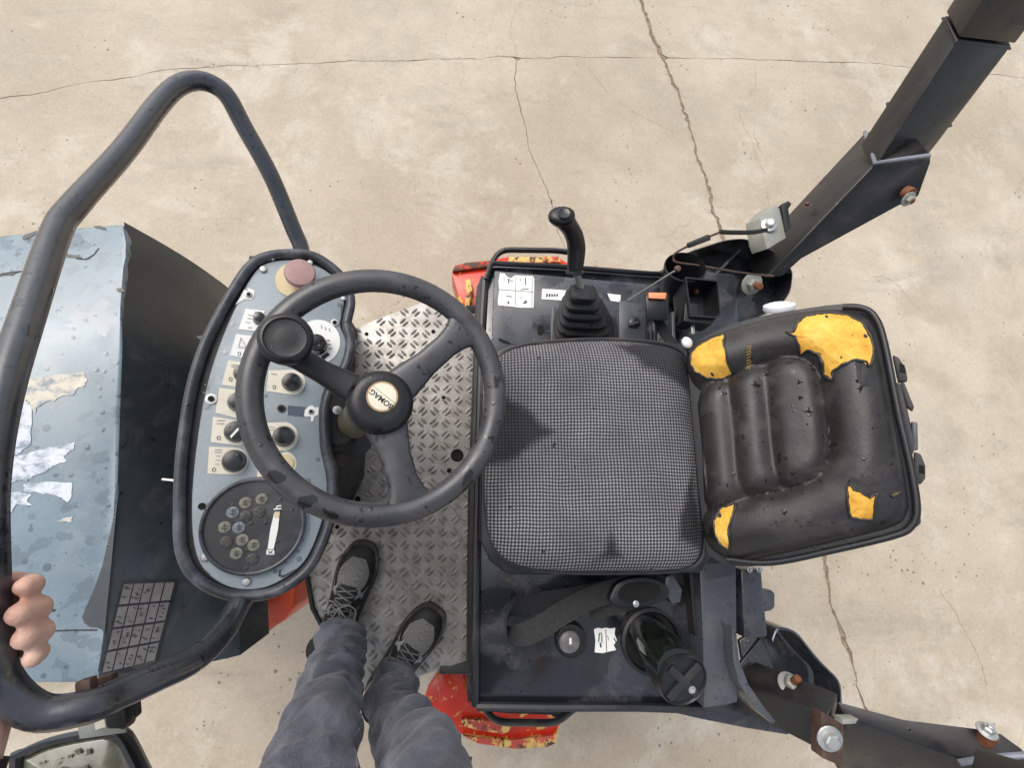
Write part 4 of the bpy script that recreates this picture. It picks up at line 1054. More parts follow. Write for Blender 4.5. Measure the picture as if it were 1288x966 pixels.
build('bottle_well', [(lathe(P(818, 806, DZ+.0005), (0, 0, 1), [(33*k, 0), (33*k, .003)], 36), hole_m)], roller)
ax0, ax1 = P(812, 795, DZ+.01), P(856, 848, .50)
axd = (ax1-ax0).normalized()
bot = build('canister', [(lathe(ax0, axd, [(.036, 0), (.040, .01), (.041, (ax1-ax0).length*.6), (.036, (ax1-ax0).length*.9)], 36, Vector((0, 1, 0))), glassgreen_m)], roller, angle=40)
cL = (ax1-ax0).length
ca_ = Vector((.10, -.30, 1)).normalized()
cap0 = P(846, 840, .445)
build('canister_cap', [(lathe(cap0, ca_, [(.044, -.03), (.047, 0), (.047, .035), (.045, .040), (.043, .038), (.042, .036)], 40), hub_m)], bot, angle=35)
cx_, cy_, cz_ = frame(ca_, Vector((1, -1, 0)))
ctop = cap0+ca_*.038
for d1, d2 in ((cx_, cy_), (cy_, cx_)):
    build('cap_rib', [(box(ctop+ca_*(.0015 if d1 is cx_ else .0010), d1, d2, ca_, .082, .014, .006), rubber_m)], bot, bevel=.0015)
bolt(ctop+cx_*.020-cy_*.0+ca_*.005, ca_, .004, 0, bot)

# ---- rear column and lower post bracket
build('rear_beam', [slabp([(880, 708), (926, 708), (928, 884), (886, 892), (884, 800)], .385, .12, plate_m)], roller, bevel=.003)
build('rear_beam_strip', [slabp([(866, 708), (879, 708), (883, 800), (874, 800)], .36, .12, dark_m)], roller, bevel=.002)
build('belt_reel_cover', [slabp([(932, 716), (958, 716), (960, 742), (966, 800), (962, 803), (936, 803)], .365, .10, plate_m)], roller, bevel=.004)
build('reel_tab', [slabp([(958, 742), (970, 742), (975, 747), (975, 764), (970, 769), (961, 770)], .35, .02, plate_m)], roller, bevel=.003)
bolt(P(943, 717, .372), (0, 0, 1), .0035, 0, roller); bolt(P(955, 717, .372), (0, 0, 1), .0035, 0, roller)
g_px = [(921, 790), (926, 792), (930, 830), (942, 862), (960, 888), (976, 908), (972, 912), (950, 890), (930, 860), (922, 830)]
build('gusset', [slabp(g_px, .42, .16, plate_m)], roller, bevel=.0015)
build('base_flange', [slabp([(845, 884), (900, 886), (935, 830), (960, 800), (1000, 915), (1007, 922), (990, 925), (940, 917), (880, 905), (850, 898)], .25, .012, deck_m)], roller, bevel=.003)
build('post_bracket', [slabp([(930, 806), (966, 784), (992, 792), (1022, 828), (1045, 852), (1047, 880), (1030, 900), (985, 915), (940, 870)], .24, .012, deck_m)], roller, bevel=.003)
fl_ = fillet(PX([(962, 800), (968, 784), (991, 789), (1020, 826), (1047, 852), (1048, 882)], .30), .02)
cq = P(970, 860, .30)
build('bracket_flange', [(loftrings([[p+Vector((0, 0, -.05)), p+Vector((0, 0, .025)), p+Vector((0, 0, .027))+(cq-p).normalized()*.005, p+(cq-p).normalized()*.006+Vector((0, 0, -.05))] for p in fl_]), deck_m)], roller)
build('flange_pin', [(lathe(P(973, 908, .30), (0, 0, 1), [(.004, 0), (.004, .012), (.003, .014)], 12), zinc_m)], roller)

# ---- folding roll bar posts
def post():
    e = bpy.data.objects.new('roll_bar_post', None); COL.objects.link(e); e.parent = roller; e.location = Vector((0, 0, 0))-roller.location; return e
def quads(rows):
    """box section through rows of (left, crease, right) pixels with heights; the hidden fourth corner closes it"""
    rings = []
    for (a, b, c, z) in rows:
        za_, zb_, zc_ = z
        A_p, B_p, C_p = P(a[0], a[1], za_), P(b[0], b[1], zb_), P(c[0], c[1], zc_)
        rings.append([A_p, B_p, C_p, A_p+C_p-B_p])
    return loftrings(rings)
def qrow(t, g=1.0):
    r = []
    for (x0, y0), (dx, dy) in (((1094, 164), (97, -149)), ((1107, 200), (100, -154)), ((1172, 189), (103, -135))): r.append((x0+dx*t, y0+dy*t))
    cx = (r[0][0]+r[2][0])/2; cy = (r[0][1]+r[2][1])/2
    r = [(cx+(x-cx)*g, cy+(y-cy)*g) for x, y in r]; z = .53+.17*t
    return (r[0], r[1], r[2], (z-.02, z, z-.02))
pu = post()
front = [(962, 350), (1100, 205), (1171, 194), (1171, 204), (1156, 246), (1148, 252), (1047, 291), (983, 348)]
zf = lambda x: .34+.18*(x-962)/138
back = [(x-30, y-16-22*max(0, min(1, (x-962)/138))) for x, y in front]
back[1] = (1088, 166)
dr_ = [0, 0, .005, .01, .045, .05, .05, .04]
F3 = [P(x, y, min(.60, zf(x))-d_) for (x, y), d_ in zip(front, dr_)]; B3 = [P(x, y, min(.60, zf(x))-.065) for x, y in back]
build('hinge_bracket', [(loftrings([F3, B3]), rops_m)], pu, bevel=.004)
build('upper_tube', [(quads([qrow(-.12), qrow(.98)]), rops_m)], pu, bevel=.004)
build('upper_tube_extension', [(quads([qrow(1.0, 1.04), qrow(2.3, 1.04)]), rops_m)], pu, bevel=.004)
for t_ in (.22, .94): build('weld_band', [(quads([qrow(t_, 1.05), qrow(t_+.02, 1.05)]), rops_m)], pu, bevel=.0015)
build('weld_seam', [(tube([P(1088, 166, .46), P(1095, 186, .50), P(1101, 205, .530), P(1135, 200, .572), P(1171, 195, .605)], .0050, 8), weld_m)], pu)
bolt(P(1142, 250, .555), Vector((.15, -.75, .55)), .0092, .004, pu, greyzinc_m, rust_m)
build('bolt_spacer', [(lathe(P(1139, 241, .553), Vector((.15, -.75, .55)), [(.0135, 0), (.0135, .016)], 20), rust_m)], pu)
build('hinge_spacer', [(prism([P(x, y, .42) for x, y in [(957, 274), (975, 257), (981, 262), (989, 299), (966, 313), (962, 303)]], Vector((-.012, .009, -.045))), greyzinc_m)], pu, bevel=.002)
bolt(P(967, 283, .423), (-.25, .05, .95), .0105, 0, pu, zinc_m)
build('hinge_clip', [(prism([P(x, y, .425) for x, y in [(983, 256), (992, 252), (996, 256), (992, 262), (995, 286), (989, 290)]], Vector((0, 0, -.03))), dark_m)], pu, bevel=.002)
bolt(P(1015, 258, .40), (-.4, .4, .8), .006, 0, pu, brownrust_m)
bolt(P(945, 357, .325), (.02, -.55, .8), .0160, .022, pu, greyzinc_m, rust_m)
cb = [P(*q_) for q_ in ((964, 289, .44), (945, 292, .44), (915, 292, .44), (905, 291, .44))]
cable = bpy.data.objects.new('cable', None); COL.objects.link(cable); cable.parent = roller; cable.location = Vector((0, 0, 0))-roller.location
build('cable_sheath', [(tube(smooth_open(cb, 5), .0055, 10), hub_m)], cable)
build('cable_wire', [(tube(smooth_open([P(*q_) for q_ in ((908, 291, .44), (893, 297, .44), (877, 304, .44), (866, 309, .43), (850, 318, .42), (847, 325, .41), (852, 330, .41), (880, 334, .41), (920, 341, .41), (950, 345, .40), (972, 347, .39))], 5), .0028, 8), brownrust_m)], cable)
build('cable_connector', [(beam(P(865, 309, .435), P(892, 298, .442), .011, .011, .013, .013, 20), rubber_m)], cable, bevel=.002)

lo = post()
build('lower_tube', [(quads([((950, 832), (930, 850), (918, 886), (.26, .27, .25)), ((1054, 872), (1040, 905), (1038, 948), (.42, .43, .40))]), rops_m)], lo, bevel=.004)
topf = [(1066, 907), (1052, 882), (1092, 893), (1136, 905), (1225, 916), (1259, 923), (1284, 941), (1330, 985), (1300, 1000), (1212, 957), (1169, 942), (1086, 911)]
zl = lambda x: .45+.11*(x-1052)/233
T3 = [P(x, y, zl(x)) for x, y in topf]; U3 = [p+Vector((-.02, -.015, -.085)) for p in T3]
bot_ = [P(x-12, y+62+.08*(x-1052), zl(x)-.12) for x, y in topf]
V_ = []
build('hinge_bracket', [(loftrings([T3, [a.lerp(b, 1) for a, b in zip(T3, bot_)]]), rops_m)], lo, bevel=.003)
build('upper_tube', [(quads([((1228, 940), (1222, 966), (1215, 1040), (.58, .59, .56)), ((1480, 1010), (1470, 1040), (1460, 1130), (.80, .81, .78))]), rops_m)], lo, bevel=.004)
build('weld_seam', [(tube([P(x, y, zl(x)+.003) for x, y in ((1206, 960), (1222, 957), (1250, 953), (1290, 950))], .0055, 8), weld_m)], lo)
bolt(P(993, 862, .335), (.02, .62, .8), .0145, .022, lo, greyzinc_m, rust_m)
build('hinge_spacer', [(prism([P(x, y, .45) for x, y in [(1033, 896), (1052, 906), (1062, 910), (1061, 966), (1034, 954)]], (0, 0, -.03)), brownrust_m)], lo, bevel=.002)
bolt(P(1043, 929, .453), (-.2, -.1, .97), .0130, 0, lo, zinc_m)
build('hinge_clip', [(prism([P(x, y, .50) for x, y in [(1060, 905), (1080, 905), (1076, 911), (1060, 912)]], (0, 0, -.02)), greyzinc_m)], lo, bevel=.001)
bolt(P(1241, 920, zl(1240)+.014), (-.02, .75, .65), .0088, .006, lo, zinc_m, zinc_m)
build('bolt_spacer', [(lathe(P(1240, 929, zl(1240)), (-.02, .75, .65), [(.0135, -.008), (.0135, .014)], 20), rust_m)], lo)
# ---- hand rail
railp = [P(*q_) for q_ in ((381, 322, .47), (377, 306, .48), (369, 288, .495), (341, 221, .55), (307, 159, .60), (287, 122, .63), (268, 106, .645), (245, 101, .66), (222, 109, .672), (198, 133, .69), (155, 190, .73), (93, 259, .78), (71, 292, .80), (34, 400, .85), (3, 500, .885), (-15, 600, .90), (-17, 700, .90), (-11, 800, .885), (2, 858, .865), (48, 896, .85), (112, 889, .835), (150, 873, .81), (197, 852, .78), (245, 829, .74), (280, 795, .68), (300, 762, .60), (318, 735, .52))]
rail = build('hand_rail', [(tube(smooth_open(railp, 6), .0155, 20), rail_m)], roller, angle=80)
for x, y, z in ((109, 862, .83), (136, 856, .80)):
    build('clamp_tab', [(box(P(x, y, z), Vector((1, .25, 0)).normalized(), Vector((-.25, 1, 0)).normalized(), Vector((0, 0, 1)), .014, .012, .012), brownrust_m)], rail, bevel=.002)
# ---- work lamp under the rail
lamp = bpy.data.objects.new('work_lamp', None); COL.objects.link(lamp); lamp.parent = roller; lamp.location = Vector((0, 0, 0))-roller.location
lz = (P(95, 990, .70), Vector((.05, .10, 1)).normalized())
lo_px = [(14, 960), (22, 946), (60, 930), (120, 918), (142, 917), (156, 926), (172, 955), (196, 1010), (200, 1060), (190, 1080), (60, 1085), (20, 1070)]
def lring(s, d, c=(105, 1000)):
    return [P(c[0]+(x-c[0])*s, c[1]+(y-c[1])*s, off(lz, 0))+lz[1]*d for x, y in [(p[0], p[1]) for p in smooth_closed([Vector((a, b, 0)) for a, b in lo_px], 4)]]
build('lamp_housing', [(loftrings([lring(.80, -.034), lring(.96, -.022), lring(1.0, -.01), lring(1.0, .002), lring(.975, .006), lring(.90, .005), lring(.855, -.003), lring(.84, -.006)]), knobtop_m)], lamp, angle=50)
build('lamp_lens', [(loftrings([lring(.86, -.006), lring(.852, -.0025), lring(.80, -.0010), lring(.3, .0005)]), lens_m)], lamp, angle=60)
lens_in = [(105+(x-105)*.80, 1000+(y-1000)*.80) for x, y in lo_px]
rnd = random.Random(8); tr = []
for k in range(60):
    x, y = rnd.uniform(38, 178), rnd.uniform(932, 1060)
    if not (inside((x, y), lens_in) and inside((x+9, y-4), lens_in)): continue
    if k % 2: tr.append(line((x, y), (x+rnd.uniform(5, 9), y-rnd.uniform(2, 4)), 1.6, lz, .003))
build('lens_ridges', [(join_shapes(tr), lensbit_m)], lamp, kind='stuff')
tr = []
for k in range(40):
    x, y = rnd.uniform(38, 178), rnd.uniform(932, 1060)
    if not inside((x, y), lens_in): continue
    tr.append(sheet(blob_outline(x, y, rnd.uniform(2, 4), 7, .4, k), lz, .0005, .003))
build('lens_dirt', [(join_shapes(tr), olive_m)], lamp, kind='stuff')
build('lamp_bracket', [(loftrings([PX(q_, z) for q_, z in (([(96, 905), (158, 886), (160, 922), (100, 930)], .72), ([(98, 905), (156, 888), (158, 922), (102, 930)], .735))]), greyzinc_m)], lamp, bevel=.001)
build('bracket_gap', [(sheet([(118, 904), (130, 900), (133, 915), (120, 919)], (P(125, 910, .735), Vector((0, 0, 1))), .001), cream_m)], lamp)
build('bracket_ear', [(prism(PX([(130, 896), (156, 886), (158, 912), (150, 918), (134, 918)], .755), (0, 0, -.03)), dark_m)], lamp, bevel=.002)
bolt(P(160, 905, .74), (1, -.2, .4), .0055, 0, lamp, brownrust_m)

# ---- console
cn = Vector((math.sin(R(15)), 0, math.cos(R(15)))); cpn = (P(335, 535, .60), cn)
outer_px = [(345, 321), (388, 321), (415, 335), (434, 355), (441, 380), (436, 408), (441, 432), (434, 462), (418, 486), (409, 515), (410, 560), (418, 600), (416, 648), (402, 690), (384, 719), (351, 742), (315, 750), (278, 745), (244, 724), (228, 691), (226, 640), (229, 570), (241, 490), (260, 430), (290, 372), (316, 334)]
outer_s = [(p[0], p[1]) for p in smooth_closed([Vector((a, b, 0)) for a, b in outer_px], 5)]
cc_ = (330, 560)
def cr(s, d): return [P(cc_[0]+(x-cc_[0])*s, cc_[1]+(y-cc_[1])*s, cpn)+cn*d for x, y in outer_s]
console = build('console', [(loftrings([cr(.62, -.22), cr(.90, -.10), cr(.985, -.035), cr(.99, -.012), cr(.93, -.010)]), rubber_m)], roller, angle=50)
build('console_trim', [(tube([P(x, y, off(cpn, -.006)) for x, y in outer_s], .0085, 12, closed=True, hint=cn, flat=1.25), trim_m)], console, angle=80)
in_px = [(338, 330), (372, 327), (402, 336), (424, 352), (433, 372), (430, 396), (428, 410), (435, 430), (429, 458), (412, 482), (403, 512), (403, 560), (411, 602), (409, 640), (396, 682), (379, 711), (347, 734), (316, 742), (284, 737), (256, 716), (244, 684), (241, 636), (246, 570), (258, 494), (276, 434), (300, 378), (320, 343)]
in_s = [(p[0], p[1]) for p in smooth_closed([Vector((a, b, 0)) for a, b in in_px], 5)]
pan = build('console_panel', [(prism([P(x, y, off(cpn, -.006)) for x, y in in_s], -cn*.004), panel_m)], roller, bevel=.0015, angle=50)
cp_ = off(cpn, -.006)
def item(name, shape, m, **k): return build(name, [(shape, m)], pan, **k)
ck_ = m_per_px(P(335, 535, cp_))
def dsc(name, x, y, r, m, prof, n=28, angle=35):
    return build(name, [(lathe(P(x, y, cp_), cn, [(a*r*ck_, h) for a, h in prof], n), m)], pan, angle=angle)
item('button_base_disc', sheet([(367+21*math.cos(t*.2618), 352+21*math.sin(t*.2618)) for t in range(24)], cp_, .0015), yellowdisc_m)
dsc('emergency_stop_button', 378, 351, 10, pink_m, [(1, 0), (1, .016), (1.75, .018), (1.95, .021), (1.95, .027), (1.8, .030), (1.2, .0315)])
def star(cx, cy, r, tail=None):
    o = []
    for i in range(14):
        a = i/14*2*math.pi; q_ = r*(1 if i % 2 == 0 else .78); o.append((cx+math.cos(a)*q_, cy+math.sin(a)*q_))
    return o
item('lock_sticker', sheet([(296, 383), (302, 374), (307, 364), (312, 366), (311, 362), (316, 363), (320, 365), (320, 372), (316, 377), (308, 376)], cp_, .001), white_m)
dsc('keyhole', 313, 371, 4, zinc_m, [(1, .001), (1, .003), (.7, .004)]); dsc('keyhole_slot', 313, 371, 2.4, hole_m, [(1, .003), (1, .0045)])
item('lock_sticker', sheet([(377, 519), (386, 514), (388, 511), (393, 510), (396, 513), (401, 512), (400, 522), (395, 524), (394, 530), (391, 530), (391, 524), (384, 524)], cp_, .001), white_m)
dsc('keyhole', 391, 518, 3.4, zinc_m, [(1, .001), (1, .003), (.7, .004)]); dsc('keyhole_slot', 391, 518, 2, hole_m, [(1, .003), (1, .0045)])
item('cover_strip', sheet([(362, 510), (384, 512), (382, 524), (362, 522)], cp_, .0012), paint('dark blue grey strip', (.07, .09, .12), .4))  # thin strip of even dark blue grey laid on the panel
for x, y, r in ((331, 339, 4.5), (390, 331, 4), (343, 326, 2.5), (432, 376, 3.6), (258, 701, 4.8), (310, 732, 4.8)):
    dsc('panel_screw', x, y, r, zinc_m, [(1, 0), (1, .0025), (.8, .004), (.3, .0044)], 14)
for x, y, r in ((421, 406, 5), (266, 502, 6.5), (354, 514, 5)):
    dsc('panel_grommet', x, y, r, zinc_m if r != 5 or x > 400 else rubber_m, [(1, 0), (1, .002), (.62, .0022), (.6, .0005)]); dsc('grommet_hole', x, y, r*.5, hole_m, [(1, .001), (1, .0028)])
dsc('panel_hole', 254, 637, 4, hole_m, [(1, .0), (1, .001), (.7, .0012)])
dsc('panel_hole', 378, 394, 3, hole_m, [(1, .0), (1, .001), (.7, .0012)])
build('spare_pin', [(tube([P(204, 603, .56), P(224, 605, .56)], .0018, 8), white_m)], roller)
build('wing_nut', [(loftrings([PX(q_, z) for q_, z in (([(246, 424), (256, 422), (262, 428), (256, 434)], .56), ([(245, 423), (256, 421), (262, 427), (256, 432)], .565))]), hub_m)], roller, bevel=.001)
def lab(pts, m=cream_m): return build('symbol_label', [(sheet(pts, cp_, .001), m)], pan)
def rounded(cx, cy, r, a0, a1, pre):
    arc = [(cx+r*math.cos(R(a0+(a1-a0)*i/14)), cy+r*math.sin(R(a0+(a1-a0)*i/14))) for i in range(15)]
    return pre+arc
lab([(309, 388), (333, 391), (327, 417), (300, 414)], white_m)
lab([(297, 420), (322, 423), (313, 451), (289, 447)], white_m)
lab([(287, 453), (306, 456), (299, 487), (279, 484)])
lab([(276, 488), (303, 491), (298, 526), (271, 519)])
lab(rounded(298, 545, 16, -75, 80, [(265, 556), (268, 524)]))
lab(rounded(295, 580, 17, -82, 84, [(261, 596), (263, 562)]))
lab(rounded(368, 481, 16, -88, 80, [(335, 492), (338, 466)]))
lab(rounded(357, 549, 18, -85, 85, [(330, 566), (332, 532)]))
lab(rounded(358, 583, 15, -80, 85, [(323, 600), (326, 578)]))
wd = item('speed_disc', sheet([(400+28*math.cos(t*.2094), 430+28*math.sin(t*.2094)) for t in range(30)], cp_, .0012), white_m)
kprof = [(1, 0), (1, .004), (.92, .006), (.88, .014), (.80, .017), (.35, .0185)]
for x, y, r in ((367, 481, 12), (357, 549, 13), (297, 543, 13), (295, 580, 13.5), (300, 506, 12), (306, 470, 11), (327, 402, 8)):
    kn = dsc('rotary_knob', x, y, r, knobtop_m, kprof)
item('knob_pointer', sheet([(289, 549), (299, 538), (301, 540), (291, 551)], off(cp_, .018), .001), white_m)
dsc('rotary_knob', 358, 583, 11, yellowdisc_m, [(1, 0), (1, .003), (.8, .004)])
dk_ = dsc('speed_knob', 398, 435, 14, knobtop_m, [(1, 0), (1, .006), (.9, .010), (.86, .020), (.7, .023), (.3, .0235)], 16)
item('dial_mark', sheet([(404, 448), (412, 443), (415, 446), (408, 452), (405, 453)], off(cp_, .0012), .0006), ink_m)
mk = [line((411+i*1.5, 428+i*5), (415+i*1.2, 428+i*5), .9, off(cp_, .0012), .0012) for i in range(3)]+[line((404+i*5, 409+i*2), (405+i*5, 413+i*2), .8, off(cp_, .0012), .0012) for i in range(3)]
mk += [line((428.5, 384+i*2.4), (431, 384.3+i*2.4), 1.0, cp_) for i in range(6)]
for x, y, a in ((301, 445, 0), (290, 477, 0), (275, 551, 0), (269, 591, 0), (345, 487, 0)):
    c = P(x, y, off(cp_, .0014)); mk.append(tube([c+(frame(cn)[0]*math.cos(t*.6283)*1.7+frame(cn)[1]*math.sin(t*.6283)*2.4)*ck_ for t in range(10)], .0005, 4, closed=True))
build('label_print', [(join_shapes(mk), ink_m)], pan, kind='stuff')
lp_ = off(cp_, 0)
mk = []
for a, b in (((303, 425), (310, 437)), ((303, 425), (300, 437)), ((300, 437), (310, 437)), ((291, 459), (298, 459)), ((291, 461), (298, 462)), ((297, 460), (296, 466)), ((270, 566), (279, 566)), ((270, 569), (279, 569)), ((272, 574), (278, 574)), ((271, 579), (277, 579)), ((271, 584), (276, 584)), ((273, 529), (283, 529)), ((272, 533), (282, 533)), ((312, 396), (318, 397)), ((311, 400), (317, 401)), ((318, 404), (322, 405)), ((309, 405), (315, 406)), ((312, 412), (317, 412)), ((341, 470), (348, 471)), ((320, 392), (328, 393)), ((338, 537), (346, 538)), ((338, 541), (345, 541))):
    mk.append(line(a, b, .9, lp_))
build('label_print', [(join_shapes(mk), ink_red)], pan, kind='stuff')
# instrument cluster
gc = (320.5, 661)
gce = P(gc[0], gc[1], cp_); GR = 57*ck_
gb = build('instrument_cluster', [(lathe(gce, cn, [(GR*.98, 0), (GR, .005), (GR*.985, .0105), (GR*.945, .0125), (GR*.915, .0115), (GR*.90, .008)], 64), trim_m), (lathe(gce, cn, [(GR*.905, .001), (GR*.905, .0085), (GR*.7, .0088)], 64), paint('black gauge face', (.030, .031, .035), .42, 0, .3, 12, drop=.5, dropscale=110, dust=((.12, .12, .13), .5)))], roller, angle=35)
gpl = off(cp_, .0088)
dots = [(390, 450, 0), (480, 430, 0), (320, 503, 1), (392, 525, 2), (467, 502, 2), (275, 585, 0), (353, 588, 1), (283, 668, 2), (372, 655, 0), (436, 685, 0), (340, 730, 0), (427, 762, 2)]
rnd = random.Random(4)
for X, Y, c in dots:
    x, y = 220+X/4.39, 530+Y/4.39
    l_ = build('indicator_lamp', [(lathe(P(x, y, gpl), cn, [(6.0*ck_, .0), (6.7*ck_, .0012), (5.4*ck_, .0016)], 18), (lamp_dim, lamp_blue, lamp_dark)[c])], gb)
for X, Y, c in dots:
    if c == 2: continue
    x, y = 220+X/4.39, 530+Y/4.39
    build('lamp_symbol', [(join_shapes([line((x-3.6, y-1.6), (x+3.6, y-1.6), 1.0, off(gpl, .0010)), line((x-3.6, y+1.8), (x+3.6, y+1.8), 1.0, off(gpl, .0010)), line((x-.3, y-4.2), (x-.3, y+4.2), .9, off(gpl, .0011))]), lamp_dark)], gb, kind='stuff')
build('hour_meter', [(sheet([(345, 645), (352, 645), (349.5, 667), (344, 691), (336.5, 691), (340, 666)], gpl, .0012), white_m), (sheet([(345.4, 644), (352, 644), (351, 652), (344.5, 651)], gpl, .0008, .0018), yellowdisc_m)], gb)
ip_text('h', 349.5, 638.5, 9, gpl, 90, white_m, gb, True, .0012)
build('hourglass_symbol', [(join_shapes([sheet([(335, 692), (345, 692), (345, 698), (335, 698)], gpl, .001)]), white_m)], gb)
build('hourglass_symbol', [(join_shapes([line((337, 693), (343, 697), .9, gpl, .0018), line((337, 697), (343, 693), .9, gpl, .0018)]), ink_m)], gb, kind='stuff')
build('trim_tear', [(sheet([(351, 718), (356, 716), (353, 719), (353, 724), (359, 723), (366, 719), (372, 716), (364, 722), (356, 727), (350, 725)], cp_, .001), ink_m)], pan)

# ---- steering column
build('steering_column', [(tube([P(395, 560, .36), P(440, 535, .50), P(466, 515, .66)], .030, 24), olive_m)], roller)
build('column_boot', [(tube([P(415, 570, .34), P(442, 545, .46)], lambda t: .056-.010*t, 24), rubber_m)], roller)
build('column_shroud', [(lathe(P(425, 545, .50), (.25, .1, .95), [(.03, 0), (.036, .01), (.036, .04), (.03, .05)], 28), dark_m)], roller, angle=40)
bolt(P(424, 516, .60), (.4, 0, 1), .004, 0, roller); bolt(P(415, 577, .54), (.6, 0, 1), .004, 0, roller, greyzinc_m)

# ---- steering wheel
wn_ = Vector((math.sin(R(13)), -math.sin(R(3)), math.cos(R(13)))).normalized()
wpl = (P(467, 501, .700), wn_)
wc = wpl[0]; wx, wy, wz = frame(wn_, Vector((1, 0, 0)))
wheel = bpy.data.objects.new('steering_wheel', None); COL.objects.link(wheel); wheel.parent = roller; wheel.location = Vector((0, 0, 0))-roller.location
hubc = P(478, 507, wpl)
def cen(samples=64):
    tgt = [(475+151*math.cos(a*2*math.pi/samples), 498-149.5*math.sin(a*2*math.pi/samples)) for a in range(samples)]
    pts = [P(x, y, wpl) for x, y in tgt]; c = sum(pts, Vector())/samples; r = sum((p-c).length for p in pts)/samples
    return c, r
wcc, wr = cen()
rimpts = [wcc+(wx*math.cos(t)+wy*math.sin(t))*wr for t in [2*math.pi*i/96 for i in range(96)]]
build('rim', [(tube(rimpts, .0172, 20, closed=True), rim_m)], wheel, angle=80)
def spoke(tx, ty, prof, name='spoke', mt=None):
    e = P(tx, ty, wpl); e = wcc+(e-wcc).normalized()*wr; d = e-hubc; L = d.length; d.normalize(); s = wn_.cross(d).normalized(); rings = []
    for f, w, th, hh in prof:
        c = hubc+d*L*f+wn_*hh; row = []
        for k in range(16):
            a = 2*math.pi*k/16; ca, sa = math.cos(a), math.sin(a)
            row.append(c+s*math.copysign(abs(ca)**.6, ca)*w+wn_*math.copysign(abs(sa)**.8, sa)*th)
        rings.append(row)
    return build(name, [(loftrings(rings), mt or rim_m)], wheel, angle=70)
sp_prof = [(0, .030, .012, -.004), (.25, .027, .012, -.004), (.5, .020, .011, -.003), (.72, .0195, .011, 0), (.84, .0235, .011, .001), (.91, .030, .0105, .001), (.96, .040, .010, 0), (.985, .046, .009, 0)]
spoke(596, 405, sp_prof); spoke(520, 650, [(a, b*1.12, c, d) for a, b, c, d in sp_prof]); spoke(330, 425, [(a, b*.85, c, d-.006*math.sin(a*3)) for a, b, c, d in sp_prof], mt=hub_m)
build('hub', [(lathe(hubc-wn_*.035, wn_, [(.030, 0), (.040, .015), (.0465, .030), (.0475, .040), (.045, .050), (.038, .056), (.030, .0575), (.0235, .0570)], 48), hub_m)], wheel, angle=50)
bdc = hubc+wn_*.022
bpt = P(481, 499, (bdc, wn_))
build('badge', [(lathe(bpt, wn_, [(.0222, -.006), (.0222, .001), (.0215, .0018)], 40), paint('gold edge', (.5, .33, .18), .4, .4)), (lathe(bpt+wn_*.0012, wn_, [(.0195, 0), (.0195, .0012), (.018, .0015)], 40), paint('cream badge', (.80, .74, .58), .35))], wheel, angle=35)
bp2 = (bpt+wn_*.0028, wn_)
tx_ = P(481-10*math.cos(R(38)), 499-10*math.sin(R(38)), bp2)-P(481, 499, bp2)
ty_ = P(481-10*math.sin(R(38)), 499+10*math.cos(R(38)), bp2)-P(481, 499, bp2)
build('badge_lettering', [(textshape('BOMAG', P(480.0, 502.0, bp2), .0110, tx_, ty_, .0003, True), ink_m)], wheel)
a_, b_ = P(498, 508, bp2), P(469, 485.5, bp2)
build('badge_line', [(tube([a_, b_], .00028, 4), ink_m)], wheel)
# spinner knob
kc = P(360, 427, off(wpl, .045))
build('knob_clamp', [(tube([P(345, 436, off(wpl, -.01)), P(356, 430, off(wpl, .02))], .020, 20), hub_m)], wheel)
build('spinner_knob', [(lathe(kc, wn_, [(.016, -.035), (.026, -.028), (.0325, -.014), (.0345, 0), (.0335, .008), (.030, .0125), (.0265, .0130), (.0255, .0105), (.024, .0100), (.012, .0115)], 48), hub_m)], wheel, angle=50)

# ================================================================ THE OPERATOR
nail_m = paint('finger nail', (.80, .62, .54), .25, 0, .03, 30)
person = thing('person', 'person in grey blue jeans and black and grey trainers standing on the foot plate', 'person', (P(480, 800, 0).x, P(480, 800, 0).y, 0))
def capsule(a, b, ra, rb, n=14):
    a, b = Vector(a), Vector(b); d = (b-a); L = d.length; d.normalize(); prof = []
    for k in range(5): t = k/4*math.pi/2; prof.append((max(.0005, ra*math.sin(t)), -ra*math.cos(t)))
    for k in range(5): t = k/4*math.pi/2; prof.append((max(.0005, rb*math.cos(t)), L+rb*math.sin(t)))
    return lathe(a, d, prof, n)
def chain(pts, rad, n=14):
    return [capsule(a, b, ra, rb, n) for a, b, ra, rb in zip(pts, pts[1:], rad, rad[1:])]
hipL, hipR = Vector((-.22, -.66, .92)), Vector((-.03, -.67, .92))
ankL, ankR = P(430, 808, .13), P(496, 866, .13)
kneeL, kneeR = P(396, 950, .46), P(535, 985, .46)
toeL, toeR = P(441, 760, .025), P(512, 820, .025)
MID = [P(415, 870, .28), P(502, 912, .28)]
chest = Vector((-.13, -.68, 1.28)); neck = Vector((-.13, -.66, 1.50)); headc = Vector((-.13, -.58, 1.63))
shL, shR = Vector((-.32, -.66, 1.43)), Vector((.06, -.68, 1.43))
body = []
body += chain([Vector((-.125, -.66, .95)), Vector((-.125, -.67, 1.10)), chest, Vector((-.125, -.66, 1.42)), neck, Vector((-.125, -.62, 1.56))], [.125, .12, .135, .10, .055, .055], 20)
body += chain([shL, shR], [.062, .062]); body += chain([hipL, hipR], [.10, .10])
body.append(capsule(headc+Vector((0, 0, -.05)), headc+Vector((0, -.015, .05)), .068, .085, 20))
body += [capsule(headc+Vector((0, .070, -.03)), headc+Vector((0, .088, -.045)), .009, .011, 8), capsule(headc+Vector((0, .045, -.10)), headc+Vector((0, .055, -.095)), .022, .02, 10)]
for s in (-1, 1): body.append(capsule(headc+Vector((s*.082, -.01, -.03)), headc+Vector((s*.085, -.015, .01)), .009, .011, 8))
